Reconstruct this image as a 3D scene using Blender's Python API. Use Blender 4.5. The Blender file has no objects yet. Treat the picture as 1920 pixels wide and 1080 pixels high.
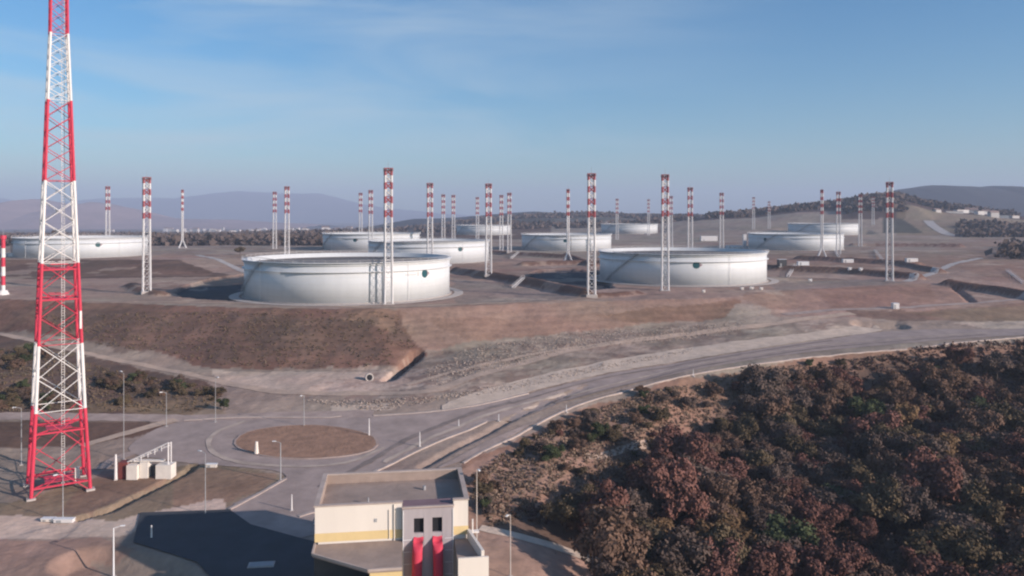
import bpy, bmesh, math, random
import numpy as np
from mathutils import Vector, Matrix
from mathutils.geometry import delaunay_2d_cdt
C = bpy.context.scene
COL = C.collection
R = math.radians
random.seed(7)
rng = np.random.default_rng(11)

# ------------------------------------------------------------------ camera, sky, sun, exposure
HC = 35.0          # the camera hangs 35 m above the tank pads
cd = bpy.data.cameras.new('camera'); cam = bpy.data.objects.new('camera', cd); COL.objects.link(cam)
cam.location = (0, 0, HC); cam.rotation_euler = (R(90), 0, 0)
cd.sensor_width = 36; cd.lens = 36 * 1500 / 1920
cd.shift_y = -(540 - 405) / 1920.0
cd.clip_start = 1.0; cd.clip_end = 60000
C.camera = cam

SUN_EL = R(18.5)
SX, SY = 0.88, -0.475                       # towards the sun: behind the camera and to the right
sdir = Vector((SX * math.cos(SUN_EL), SY * math.cos(SUN_EL), math.sin(SUN_EL))).normalized()
sl = bpy.data.lights.new('sun', 'SUN'); sun = bpy.data.objects.new('sun', sl); COL.objects.link(sun)
sun.rotation_euler = sdir.to_track_quat('Z', 'Y').to_euler()
sl.energy = 5.0; sl.angle = R(0.6); sl.color = (1.0, 0.855, 0.765)

world = bpy.data.worlds.new('World'); C.world = world; world.use_nodes = True
nt = world.node_tree; nt.nodes.clear()
def N(t, **k):
    n = nt.nodes.new(t)
    for a, b in k.items(): setattr(n, a, b)
    return n
sky = N('ShaderNodeTexSky', sky_type='NISHITA')
sky.sun_disc = False; sky.sun_elevation = SUN_EL; sky.sun_rotation = math.atan2(SX, SY)
sky.altitude = 100; sky.air_density = 1.0; sky.dust_density = 0.8; sky.ozone_density = 3.0
bg = N('ShaderNodeBackground'); wo = N('ShaderNodeOutputWorld')
# thin cirrus streaks high up, placed by direction
tc = N('ShaderNodeTexCoord'); mp = N('ShaderNodeMapping'); mp.inputs['Scale'].default_value = (1.0, 1.0, 5.5)
mp.inputs['Rotation'].default_value = (0, R(20), 0)
no = N('ShaderNodeTexNoise'); no.inputs['Scale'].default_value = 2.6; no.inputs['Detail'].default_value = 7
no.inputs['Roughness'].default_value = 0.5; no.inputs['Distortion'].default_value = 0.6
ra = N('ShaderNodeMapRange'); ra.inputs['From Min'].default_value = 0.42; ra.inputs['From Max'].default_value = 0.78
ra.inputs['To Min'].default_value = 0.0; ra.inputs['To Max'].default_value = 0.85
mx = N('ShaderNodeMixRGB'); mx.inputs['Color2'].default_value = (5.4, 5.3, 5.5, 1)
sx = N('ShaderNodeSeparateXYZ')
rx = N('ShaderNodeMapRange'); rx.inputs['From Min'].default_value = 0.35; rx.inputs['From Max'].default_value = -0.35
mu = N('ShaderNodeMath', operation='MULTIPLY')
nt.links.new(tc.outputs['Generated'], mp.inputs['Vector']); nt.links.new(mp.outputs[0], no.inputs['Vector'])
nt.links.new(no.outputs['Fac'], ra.inputs['Value']); nt.links.new(tc.outputs['Generated'], sx.inputs[0])
nt.links.new(sx.outputs['X'], rx.inputs['Value']); nt.links.new(rx.outputs[0], mu.inputs[0]); nt.links.new(ra.outputs[0], mu.inputs[1])
nt.links.new(mu.outputs[0], mx.inputs['Fac']); nt.links.new(sky.outputs[0], mx.inputs['Color1'])
hs = N('ShaderNodeHueSaturation'); hs.inputs['Saturation'].default_value = 1.28; nt.links.new(mx.outputs[0], hs.inputs['Color']); tn = N('ShaderNodeVectorMath', operation='MULTIPLY'); tn.inputs[1].default_value = (0.93, 1.12, 1.17); nt.links.new(hs.outputs[0], tn.inputs[0]); nt.links.new(tn.outputs[0], bg.inputs['Color']); bg.inputs['Strength'].default_value = 0.097
nt.links.new(bg.outputs[0], wo.inputs['Surface'])

C.view_settings.view_transform = 'Standard'; C.view_settings.look = 'None'
C.view_settings.exposure = 0.3; C.view_settings.gamma = 1
C.cycles.max_bounces = 5; C.cycles.diffuse_bounces = 3; C.cycles.volume_bounces = 0
C.cycles.transparent_max_bounces = 6
C.cycles.use_denoising = True
C.cycles.filter_width = 2.2
C.cycles.volume_step_rate = 1.0

# ------------------------------------------------------------------ helpers
def tag(o, label=None, cat=None, group=None, kind=None):
    if label: o['label'] = label
    if cat: o['category'] = cat
    if group: o['group'] = group
    if kind: o['kind'] = kind
    return o
def empty(name, loc, rz=0):
    o = bpy.data.objects.new(name, None); COL.objects.link(o)
    o.location = loc; o.rotation_euler = (0, 0, rz); o.empty_display_size = 0.5
    return o
def copy_tree(o, parent=None):
    c = o.copy(); COL.objects.link(c)
    if parent: c.parent = parent
    for ch in [x for x in KIDS.get(o.name, [])]:
        k = copy_tree(ch, c); KIDS.setdefault(c.name, []).append(k)
    return c
KIDS = {}

class MB:
    def __init__(s): s.v = []; s.f = []; s.mi = []; s.m = 0
    def add(s, vs, fs):
        b = len(s.v); s.v.extend(vs); s.f.extend([tuple(i + b for i in f) for f in fs]); s.mi.extend([s.m] * len(fs)); return s
    def box(s, x0, x1, y0, y1, z0, z1):
        v = [(x0,y0,z0),(x1,y0,z0),(x1,y1,z0),(x0,y1,z0),(x0,y0,z1),(x1,y0,z1),(x1,y1,z1),(x0,y1,z1)]
        return s.add(v, [(0,3,2,1),(4,5,6,7),(0,1,5,4),(1,2,6,5),(2,3,7,6),(3,0,4,7)])
    def obox(s, c, hx, hy, hz, rz):
        co, si = math.cos(rz), math.sin(rz); v = []
        for z in (-hz, hz):
            for x, y in ((-hx,-hy),(hx,-hy),(hx,hy),(-hx,hy)):
                v.append((c[0]+x*co-y*si, c[1]+x*si+y*co, c[2]+z))
        return s.add(v, [(0,3,2,1),(4,5,6,7),(0,1,5,4),(1,2,6,5),(2,3,7,6),(3,0,4,7)])
    def prism(s, poly, z0, z1):
        n = len(poly); v = [(x,y,z0) for x,y in poly] + [(x,y,z1) for x,y in poly]
        f = [tuple(range(n-1,-1,-1)), tuple(range(n,2*n))] + [(i,(i+1)%n,n+(i+1)%n,n+i) for i in range(n)]
        return s.add(v, f)
    def tube(s, p0, p1, r0, r1=None, n=8):
        r1 = r0 if r1 is None else r1
        a = Vector(p0); b = Vector(p1); d = (b - a)
        if d.length < 1e-6: return s
        q = d.to_track_quat('Z', 'Y'); v = []
        for p, r in ((a, r0), (b, r1)):
            for i in range(n):
                t = 2*math.pi*i/n; v.append(tuple(p + q @ Vector((r*math.cos(t), r*math.sin(t), 0))))
        f = [(i,(i+1)%n,n+(i+1)%n,n+i) for i in range(n)] + [tuple(range(n-1,-1,-1)), tuple(range(n,2*n))]
        return s.add(v, f)
    def path(s, pts, r, n=6):
        for a, b in zip(pts[:-1], pts[1:]): s.tube(a, b, r, r, n)
        return s
    def ring(s, prof, a0=0, a1=2*math.pi, n=96, cx=0, cy=0, closed=True):
        """sweep a closed (r,z) profile round the z axis"""
        m = len(prof); full = abs((a1-a0) - 2*math.pi) < 1e-6; k = n if full else n + 1; v = []
        for i in range(k):
            t = a0 + (a1-a0)*i/n
            for r, z in prof: v.append((cx + r*math.cos(t), cy + r*math.sin(t), z))
        f = []
        for i in range(n):
            j = (i+1) % k
            for q in range(m if closed else m-1):
                w = (q+1) % m; f.append((i*m+q, j*m+q, j*m+w, i*m+w))
        return s.add(v, f)
    def build(s, name, mats, parent=None, smooth=False, loc=None):
        me = bpy.data.meshes.new(name); me.from_pydata(s.v, [], s.f)
        if not isinstance(mats, (list, tuple)): mats = [mats]
        for m in mats: me.materials.append(m)
        if len(mats) > 1: me.polygons.foreach_set('material_index', s.mi)
        if smooth: me.polygons.foreach_set('use_smooth', [True]*len(me.polygons))
        me.update()
        o = bpy.data.objects.new(name, me); COL.objects.link(o)
        if parent: o.parent = parent; KIDS.setdefault(parent.name, []).append(o)
        if loc: o.location = loc
        return o

def mat(name, col, rough=0.8, var=0.12, scale=0.6, metal=0.0, bump=0.0, obj_var=0.0, attr=None, det=5, streak=False, bscale=None, spec=0.3, extra=None):
    m = bpy.data.materials.new(name); m.use_nodes = True; t = m.node_tree
    b = t.nodes['Principled BSDF']; b.inputs['Roughness'].default_value = rough; b.inputs['Metallic'].default_value = metal
    b.inputs['Specular IOR Level'].default_value = spec
    L = t.links.new
    tcn = t.nodes.new('ShaderNodeTexCoord'); src = tcn.outputs['Object']
    if streak:
        mpn = t.nodes.new('ShaderNodeMapping'); mpn.inputs['Scale'].default_value = (1, 1, 0.12); L(src, mpn.inputs[0]); src = mpn.outputs[0]
    n = t.nodes.new('ShaderNodeTexNoise'); n.inputs['Scale'].default_value = scale; n.inputs['Detail'].default_value = det
    n.inputs['Roughness'].default_value = 0.62; L(src, n.inputs['Vector'])
    mr = t.nodes.new('ShaderNodeMapRange'); mr.inputs['From Min'].default_value = 0.25; mr.inputs['From Max'].default_value = 0.75
    mr.inputs['To Min'].default_value = 1 - var; mr.inputs['To Max'].default_value = 1 + var; L(n.outputs['Fac'], mr.inputs['Value'])
    vm = t.nodes.new('ShaderNodeVectorMath'); vm.operation = 'SCALE'; L(mr.outputs[0], vm.inputs['Scale'])
    if attr:
        at = t.nodes.new('ShaderNodeAttribute'); at.attribute_name = attr; cs = at.outputs['Color']
        L(cs, vm.inputs[0])
    else:
        vm.inputs[0].default_value = col[:3]
    out = vm.outputs[0]
    if extra: out = extra(t, out)
    if obj_var:
        oi = t.nodes.new('ShaderNodeObjectInfo'); m2 = t.nodes.new('ShaderNodeMapRange')
        m2.inputs['To Min'].default_value = 1 - obj_var; m2.inputs['To Max'].default_value = 1 + obj_var; L(oi.outputs['Random'], m2.inputs['Value'])
        v2 = t.nodes.new('ShaderNodeVectorMath'); v2.operation = 'SCALE'; L(out, v2.inputs[0]); L(m2.outputs[0], v2.inputs['Scale']); out = v2.outputs[0]
    L(out, b.inputs['Base Color'])
    if bump:
        bn = t.nodes.new('ShaderNodeTexNoise'); bn.inputs['Scale'].default_value = bscale or scale*3; bn.inputs['Detail'].default_value = 6
        L(tcn.outputs['Object'], bn.inputs['Vector'])
        bp = t.nodes.new('ShaderNodeBump'); bp.inputs['Strength'].default_value = bump; bp.inputs['Distance'].default_value = 0.3
        L(bn.outputs['Fac'], bp.inputs['Height']); L(bp.outputs[0], b.inputs['Normal'])
    return m

def tank_extra(t, out):
    # welded plate courses: faint seams and plate-to-plate tone, following the shell's own unwrap
    uv = t.nodes.new('ShaderNodeUVMap'); uv.uv_map = 'plates'
    br = t.nodes.new('ShaderNodeTexBrick'); br.inputs['Scale'].default_value = 1.0
    br.inputs['Brick Width'].default_value = 9.0; br.inputs['Row Height'].default_value = 2.6
    br.inputs['Mortar Size'].default_value = 0.09; br.inputs['Mortar Smooth'].default_value = 0.6
    br.inputs['Color1'].default_value = (1, 1, 1, 1); br.inputs['Color2'].default_value = (0.965, 0.965, 0.965, 1)
    br.inputs['Mortar'].default_value = (0.88, 0.88, 0.88, 1)
    t.links.new(uv.outputs[0], br.inputs['Vector'])
    sc = t.nodes.new('ShaderNodeMapping'); sc.inputs['Scale'].default_value = (0.35, 0.035, 1); t.links.new(uv.outputs[0], sc.inputs[0])
    nn = t.nodes.new('ShaderNodeTexNoise'); nn.inputs['Scale'].default_value = 1.0; nn.inputs['Detail'].default_value = 6; t.links.new(sc.outputs[0], nn.inputs['Vector'])
    mr = t.nodes.new('ShaderNodeMapRange'); mr.inputs['From Min'].default_value = 0.3; mr.inputs['From Max'].default_value = 0.7
    mr.inputs['To Min'].default_value = 0.95; mr.inputs['To Max'].default_value = 1.02; t.links.new(nn.outputs['Fac'], mr.inputs['Value'])
    a = t.nodes.new('ShaderNodeVectorMath'); a.operation = 'MULTIPLY'; t.links.new(out, a.inputs[0]); t.links.new(br.outputs['Color'], a.inputs[1])
    b = t.nodes.new('ShaderNodeVectorMath'); b.operation = 'SCALE'; t.links.new(a.outputs[0], b.inputs[0]); t.links.new(mr.outputs[0], b.inputs['Scale'])
    return b.outputs[0]

M = dict(
 tank=mat('white_tank_paint', (0.575,0.59,0.61), 0.5, 0.04, 0.05, extra=tank_extra),
 girder=mat('galvanised_white', (0.66,0.66,0.67), 0.5, 0.08, 0.4),
 roofplate=mat('floating_roof_plate', (0.11,0.10,0.10), 0.7, 0.15, 0.15),
 concrete=mat('pale_concrete', (0.40,0.36,0.34), 0.9, 0.18, 0.5),
 kerb=mat('kerb_concrete', (0.40,0.325,0.29), 0.9, 0.2, 0.35),
 asphalt=mat('worn_asphalt', (0.31,0.243,0.22), 0.93, 0.24, 0.22, bump=0.2, bscale=1.5),
 asphalt2=mat('dusty_asphalt', (0.335,0.255,0.225), 0.93, 0.28, 0.25, bump=0.2, bscale=1.5),
 gravel=mat('pale_gravel', (0.50,0.395,0.32), 0.95, 0.22, 0.3, bump=0.5, bscale=1.2),
 dirt=mat('dirt_track', (0.42,0.31,0.245), 0.95, 0.2, 0.3, bump=0.5, bscale=1.2),
 red=mat('signal_red_paint', (0.50,0.035,0.07), 0.5, 0.15, 0.5),
 mwhite=mat('weathered_mast_paint', (0.62,0.60,0.60), 0.6, 0.12, 0.5),
 white=mat('white_mast_paint', (0.64,0.61,0.60), 0.5, 0.1, 0.5),
 mred=mat('mast_red_paint', (0.34,0.09,0.10), 0.55, 0.15, 0.5),
 dark=mat('dark_steel', (0.05,0.05,0.055), 0.6, 0.2, 1),
 grey=mat('grey_steel', (0.30,0.30,0.31), 0.6, 0.15, 1),
 cream=mat('cream_render', (0.66,0.60,0.54), 0.85, 0.06, 0.25, streak=True),
 yellow=mat('yellow_render', (0.62,0.47,0.24), 0.85, 0.08, 0.4),
 roof=mat('bitumen_roof', (0.30,0.23,0.195), 0.95, 0.22, 0.22, bump=0.3),
 panel=mat('grey_panel', (0.36,0.32,0.335), 0.7, 0.12, 0.8, streak=True),
 black=mat('dark_opening', (0.012,0.012,0.016), 0.9, 0.1, 1),
 pipe=mat('red_pipe', (0.50,0.04,0.075), 0.75, 0.1, 0.5, streak=True),
 teal=mat('emblem_teal', (0.012,0.07,0.085), 0.5, 0.05, 1),
 tealgrey=mat('emblem_grey', (0.30,0.22,0.23), 0.5, 0.05, 1),
 fade=mat('faded_lettering', (0.50,0.48,0.48), 0.5, 0.05, 1),
 fpink=mat('faded_pink', (0.62,0.47,0.47), 0.5, 0.05, 1),
 box=mat('cream_cabinet', (0.66,0.60,0.54), 0.6, 0.1, 0.8),
 rust=mat('rust_red_cabinet', (0.16,0.04,0.035), 0.7, 0.2, 0.8),
 water=mat('dark_liner', (0.03,0.035,0.04), 0.5, 0.2, 1),
 house=mat('pale_house_wall', (0.55,0.52,0.50), 0.85, 0.1, 0.05, obj_var=0.25),
 hroof=mat('house_roof', (0.25,0.17,0.15), 0.85, 0.1, 0.1, obj_var=0.2),
 bark=mat('bark', (0.09,0.065,0.05), 0.95, 0.25, 2),
)

# ------------------------------------------------------------------ ground: one sheet through surveyed break lines
def px2w(px, py, z):
    Y = 1500.0*(HC - z)/(py - 405.0); return ((px - 960)/1500.0*Y, Y, z)
lines = []
def L(*pts): lines.append([px2w(*p) for p in pts])
def W(*pts):   # (px, Y, z)
    lines.append([((p[0]-960)/1500.0*p[1], p[1], p[2]) for p in pts])
W((-560,30,-21),(0,30,-21),(560,30,-21),(900,30,-22),(1400,30,-32),(2480,30,-36))
W((-560,92,-20.5),(200,92,-20),(880,92,-20.5),(1100,92,-28),(1500,92,-34),(2480,92,-36))
L((-560,1080,-20),(0,1080,-20),(300,1080,-20),(600,1080,-20),(880,1080,-20.7))
L((1000,1075,-22.5),(1120,1080,-26),(1300,1090,-30),(1600,1090,-33),(1920,1090,-34),(2480,1080,-32))
L((-560,960,-20),(0,960,-20),(300,960,-20),(600,960,-20),(780,960,-20),(870,960,-20.2))
L((-560,870,-19.5),(0,870,-20),(200,870,-20),(450,870,-19.3),(700,870,-19.3),(870,870,-19.3),(960,820,-18.2),(1060,770,-16.3),(1170,735,-14.5),(1280,706,-12.5),(1420,683,-11),(1560,666,-10),(1750,648,-8.5),(1920,632,-7.5),(2480,600,-5))
L((930,1000,-21.3),(1000,960,-23),(1150,900,-25),(1350,850,-27),(1550,820,-28),(1750,800,-26),(1920,785,-25),(2480,760,-20))
L((440,800,-17.7),(700,800,-17.7),(840,800,-17.6))
L((-560,780,-16.5),(0,780,-17),(200,778,-17),(400,778,-17),(560,776,-17),(700,772,-16.7),(850,757,-15.6),(950,737,-14.8),(1100,702,-13),(1300,667,-11),(1500,640,-9),(1640,622,-8),(1800,616,-7.4),(1920,617,-7),(2480,595,-4))
L((-560,600,-8),(0,632,-9.2),(100,655,-10.5),(200,680,-12.5),(300,700,-14),(400,722,-15),(500,742,-15.6),(600,748,-15.8),(700,745,-15.6),(800,740,-15),(900,705,-13.2),(1000,680,-12),(1100,660,-10.8),(1300,632,-9),(1450,612,-7),(1560,595,-5.4),(1700,600,-6.2),(1920,603,-6.4),(2480,585,-3.5))
L((-560,590,-7),(0,620,-8.5),(100,642,-9.8),(200,662,-11.5),(300,680,-13),(400,690,-14),(500,694,-14.5),(600,696,-14.5),(740,694,-14.3),(800,670,-12.4),(900,650,-10.2),(1000,635,-8.8),(1100,625,-8),(1250,612,-7),(1380,598,-5.5),(1480,585,-4.3),(1680,580,-4),(1800,572,-3.5),(1920,562,-3),(2480,545,-2))
L((-560,556,0.5),(0,560,0.5),(150,567,0),(300,572,0),(460,577,0),(700,580,0),(850,576,0),(1000,568,0),(1200,563,0),(1380,557,0),(1450,547,0),(1600,540,0),(1750,531,0),(1830,528,-0.3),(1920,524,-0.6),(2480,515,-1))
W((-560,430,0.5),(0,430,0.5),(400,440,0),(800,430,0),(1300,450,0),(1800,470,0.3),(2480,480,0.5))
W((-560,480,0.6),(0,480,0.5),(330,480,0),(430,500,0),(560,500,0),(800,500,0),(1400,520,0.2),(1800,540,1.5),(2480,540,3))
W((-560,545,5),(0,545,5),(330,545,5),(400,560,4.6),(520,600,3),(660,620,2),(800,640,1.2),(1400,640,1.2),(1800,640,3),(2480,640,4))
W((-560,800,4),(0,800,4),(400,800,4),(700,820,3.6),(1000,850,1),(1300,860,1.5),(1600,850,2.5),(1900,850,4),(2480,850,6))
W((-560,1500,-10),(0,1500,-10),(400,1500,-8),(700,1500,0),(900,1500,4),(1100,1350,6),(1300,1150,8),(1500,1080,9.5),(1700,1050,9),(1900,1050,10),(2480,1000,12))
W((1180,1750,15),(1300,1400,24),(1450,1300,27),(1600,1300,32),(1750,1300,28),(1900,1300,20),(2480,1300,20))
W((1240,2300,27),(1370,1750,38),(1450,1700,47),(1540,1650,55),(1600,1600,63),(1640,1600,71),(1680,1600,74),(1730,1600,60),(1800,1600,48),(1870,1600,38),(1950,1600,32),(2480,1600,32))
W((-560,2300,-22),(0,2300,-22),(400,2300,-20),(750,2300,-6),(900,2400,20),(1000,2500,34),(1100,2500,40),(1200,2500,32),(1400,2400,28),(1600,2300,30),(1800,2300,25),(2480,2300,20))
W((-560,3750,-40),(0,3750,-40),(400,3750,-40),(800,3750,-38),(1200,3750,-20),(1700,3750,-10),(2480,3750,0))
W((-560,6500,-60),(0,6500,-60),(800,6500,-60),(1500,6500,-40),(2480,6500,-40))
W((-560,17000,-60),(0,17000,-60),(960,17000,-60),(1700,17000,-60),(2480,17000,-60))

pts = [p for l in lines for p in l]
P2 = [Vector(((p[0]/p[1])*3.0, math.log(p[1]))) for p in pts]
E = []; k = 0
for l in lines:
    E += [(k+i, k+i+1) for i in range(len(l)-1)]; k += len(l)
tv, te, tf, ov, oe, of = delaunay_2d_cdt(P2, E, [], 0, 1e-6)
tz = np.zeros(len(tv))
for i, o in enumerate(ov):
    if o: tz[i] = np.mean([pts[j][2] for j in o])
    else:
        d = [(tv[i]-q).length for q in P2]; j = int(np.argmin(d)); tz[i] = pts[j][2]
tvn = np.array([(v.x/3.0, v.y) for v in tv])

GU = np.linspace(-1.0, 1.0, 700)
GV = np.concatenate([np.arange(math.log(31), math.log(1100), 0.0056), np.arange(math.log(1100), math.log(16800), 0.02)])
UU, VV = np.meshgrid(GU, GV)
Z = np.full(UU.shape, -20.0)
for f in tf:
    for t3 in ([f] if len(f) == 3 else [(f[0], f[i], f[i+1]) for i in range(1, len(f)-1)]):
        a, b, c = [tvn[i] for i in t3]
        i0 = np.searchsorted(GV, min(a[1],b[1],c[1])) ; i1 = np.searchsorted(GV, max(a[1],b[1],c[1]), 'right')
        j0 = np.searchsorted(GU, min(a[0],b[0],c[0])) ; j1 = np.searchsorted(GU, max(a[0],b[0],c[0]), 'right')
        if i1 <= i0 or j1 <= j0: continue
        u = UU[i0:i1, j0:j1]; v = VV[i0:i1, j0:j1]
        den = (b[1]-c[1])*(a[0]-c[0]) + (c[0]-b[0])*(a[1]-c[1])
        if abs(den) < 1e-12: continue
        w0 = ((b[1]-c[1])*(u-c[0]) + (c[0]-b[0])*(v-c[1]))/den
        w1 = ((c[1]-a[1])*(u-c[0]) + (a[0]-c[0])*(v-c[1]))/den
        w2 = 1-w0-w1; ins = (w0>=-1e-6)&(w1>=-1e-6)&(w2>=-1e-6)
        Z[i0:i1, j0:j1][ins] = (w0*tz[t3[0]]+w1*tz[t3[1]]+w2*tz[t3[2]])[ins]
YY = np.exp(VV); XX = UU*YY

def vnoise(x, y, s, seed):
    """smooth value noise, -1..1"""
    r = np.random.default_rng(seed).random((256, 256))*2-1
    x = x/s; y = y/s; xi = np.floor(x).astype(int); yi = np.floor(y).astype(int); fx = x-xi; fy = y-yi
    fx = fx*fx*(3-2*fx); fy = fy*fy*(3-2*fy)
    g = lambda i, j: r[(xi+i) & 255, (yi+j) & 255]
    return (g(0,0)*(1-fx)+g(1,0)*fx)*(1-fy) + (g(0,1)*(1-fx)+g(1,1)*fx)*fy
def fbm(x, y, s, seed, o=4):
    t = 0; a = 1; n = 0
    for k in range(o):
        t = t + a*vnoise(x+k*31.7*s, y-k*17.3*s, s/2**k, seed+k); n += a; a *= 0.55
    return t/n
def seg_dist(X, Y, a, b):
    d = (b[0]-a[0], b[1]-a[1]); l2 = d[0]**2+d[1]**2
    t = np.clip(((X-a[0])*d[0]+(Y-a[1])*d[1])/l2, 0, 1)
    return np.hypot(X-a[0]-t*d[0], Y-a[1]-t*d[1]), t
def poly_dist(X, Y, pl):
    D = None
    for a, b in zip(pl[:-1], pl[1:]):
        d, _ = seg_dist(X, Y, a, b); D = d if D is None else np.minimum(D, d)
    return D
def sstep(a, b, x):
    t = np.clip((x-a)/(b-a), 0, 1); return t*t*(3-2*t)
def inpoly(X, Y, poly):
    x0 = min(p[0] for p in poly); x1 = max(p[0] for p in poly); y0 = min(p[1] for p in poly); y1 = max(p[1] for p in poly)
    bb = (X>=x0)&(X<=x1)&(Y>=y0)&(Y<=y1); r = np.zeros(X.shape, bool)
    xs = X[bb]; ys = Y[bb]; c = np.zeros(xs.shape, bool); n = len(poly)
    for i in range(n):
        ax, ay = poly[i]; bx, by = poly[(i+1)%n]
        if ay == by: continue
        k = ((ay > ys) != (by > ys)) & (xs < (bx-ax)*(ys-ay)/(by-ay)+ax); c ^= k
    r[bb] = c; return r

# tanks: key, photo column of the axis, distance, radius, pad height, wall height, emblem angle fraction
TANKS = dict(
 A=(655, 362, 45.2, 0.0, 16.4, 0.690), B=(1278, 445, 45.2, 0.0, 15.8, 0.165), Cc=(155, 609, 45.2, 5.0, 14.2, 0.22),
 D=(805, 609, 45.2, 1.2, 15.4, 0.49), E=(697, 760, 45.2, 3.2, 15.6, -0.32), F=(1062, 814, 45.2, 1.0, 15.6, -0.02),
 G=(907, 1340, 45.2, 4.0, 15.5, None), H=(1180, 1300, 45.2, 6.6, 15.5, None), I=(1491, 805, 45.2, 2.0, 15.6, -0.61), J=(1543, 1096, 45.2, 9.6, 15.2, None))
TC = {k: ((v[0]-960)/1500.0*v[1], v[1]) for k, v in TANKS.items()}
base = Z.copy()
# gentle unevenness on open ground
far = sstep(1500, 3000, YY)
Z += fbm(XX, YY, 22, 3)*0.45 * sstep(120, 150, YY) * (1-far)
Z += fbm(XX, YY, 6, 9)*0.30*(1-sstep(700, 1000, YY))
# dikes between the tank yards
def pw(px, py, z=0.0): p = px2w(px, py, z); return (p[0], p[1])
def dike(pl, h=3.6, top=1.2, side=4.5):
    d = poly_dist(XX, YY, pl); return h*(1-np.clip((d-top)/side, 0, 1))
dk = np.zeros_like(Z)
for pl, h in (([pw(856,511), pw(960,527), pw(1060,548), pw(1100,556)], 3.6),
              ([pw(1100,556), pw(1150,555), pw(1190,551)], 1.6),
              ([pw(1436,506), pw(1580,513), pw(1720,524)], 3.4),
              ([pw(980,500), pw(1100,496), pw(1150,500)], 3.0),
              ([pw(925,479), pw(1070,488)], 3.4), ([pw(1060,484), pw(1110,500)], 3.0),
              ([pw(1500,489), pw(1640,497), pw(1720,502)], 3.2),
              ([pw(1690,500), pw(1760,512)], 2.5),
              ([pw(1780,533), pw(1860,540), pw(1960,552)], 3.2),
              ([pw(1600,466), pw(1800,470)], 3.5),
              ([pw(300,553), pw(262,545), pw(250,536)], 1.8)):
    dk = np.maximum(dk, dike(pl, h))
Z += dk
near_t = np.full(Z.shape, 1e9)
for k, v in TANKS.items():
    d = np.hypot(XX-TC[k][0], YY-TC[k][1]); near_t = np.minimum(near_t, d)
    w = 1-sstep(53 if k in 'AB' else 60, 58 if k in 'AB' else 72, d)
    Z = Z*(1-w) + v[3]*w
SHADOW_POLYS = [[(325,549),(350,534),(400,522),(455,514),(520,512),(540,560),(470,566),(400,562),(345,557)], [(985,517),(1010,507),(1060,504),(1120,506),(1150,540),(1110,543),(1060,536),(1010,527)]]  # outlines of the shadows left of the two front tanks
shade_hollow = np.zeros(Z.shape, bool)
for b_ in SHADOW_POLYS: shade_hollow |= inpoly(XX, YY, [pw(*p) for p in b_])
shade_hollow &= near_t > 51
for _ in range(1): Z = np.where(shade_hollow, Z-1.6, Z)  # ground sunk inside the shadow outlines to deepen the shade
# flat carriageways and yard: take the noise out
flat = [(870,868),(960,820),(1060,770),(1170,735),(1280,706),(1420,683),(1560,666),(1750,648),(1920,632),(1920,612),(1640,615),(1300,660),(950,728),(700,765),(0,772),(0,800),(200,812),(180,900),(400,960),(600,1080),(900,1080)]
def hitf(px, py):
    """where the line of sight through a surveyed mark meets the ground"""
    u = (px-960)/1500.0; j = (u-GU[0])/(GU[1]-GU[0]); j0 = int(np.clip(math.floor(j), 0, len(GU)-2)); fj = j-j0
    col = Z[:, j0]*(1-fj)+Z[:, j0+1]*fj; yy = np.exp(GV); ray = HC-(py-405)/1500.0*yy
    s = np.where(col >= ray)[0]
    if not len(s): return (u*9000, 9000, -60)
    i = s[0]
    if i == 0: return (u*yy[0], yy[0], col[0])
    d0 = ray[i-1]-col[i-1]; d1 = ray[i]-col[i]; t = d0/(d0-d1) if d0 != d1 else 0
    y = yy[i-1]+(yy[i]-yy[i-1])*t; return (u*y, y, col[i-1]+(col[i]-col[i-1])*t)
def hz(x, y):
    u = (x/y-GU[0])/(GU[1]-GU[0]); i = int(np.clip(np.searchsorted(GV, math.log(y))-1, 0, len(GV)-2)); j = int(np.clip(math.floor(u), 0, len(GU)-2))
    fi = (math.log(y)-GV[i])/(GV[i+1]-GV[i]); fj = u-j
    return float((Z[i,j]*(1-fj)+Z[i,j+1]*fj)*(1-fi)+(Z[i+1,j]*(1-fj)+Z[i+1,j+1]*fj)*fi)
def wp(pl): return [hitf(*p)[:2] for p in pl]
fm = inpoly(XX, YY, wp(flat)) | inpoly(XX, YY, [(-75,118),(-78,152),(-30,155),(-5,140),(-5,100),(-60,100)]); Z[fm] = base[fm] + 0.25*(Z[fm]-base[fm])
# ditches and gullies cut into the ground
def cut(pl, depth, hw, side=0.5):
    global Z
    d = poly_dist(XX, YY, wp(pl)); Z = Z - depth*(1-np.clip((d-hw)/side, 0, 1))
cut([(150,972),(210,955),(270,925),(320,900),(352,884),(362,874)], 1.3, 0.7)
cut([(790,876),(850,842),(960,785),(1030,752),(1100,726)], 0.7, 0.6)
cut([(728,712),(745,700),(765,684),(783,662)], 4.0, 1.3, 0.9)
cut([(1792,540),(1822,566)], 1.2, 1.2, 1.0)
cut([(165,1052),(210,1060),(270,1072),(300,1090)], 2.2, 3.2, 2.6)
cut([(1620,608),(1680,612)], 2.5, 3.0, 2.0)

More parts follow.
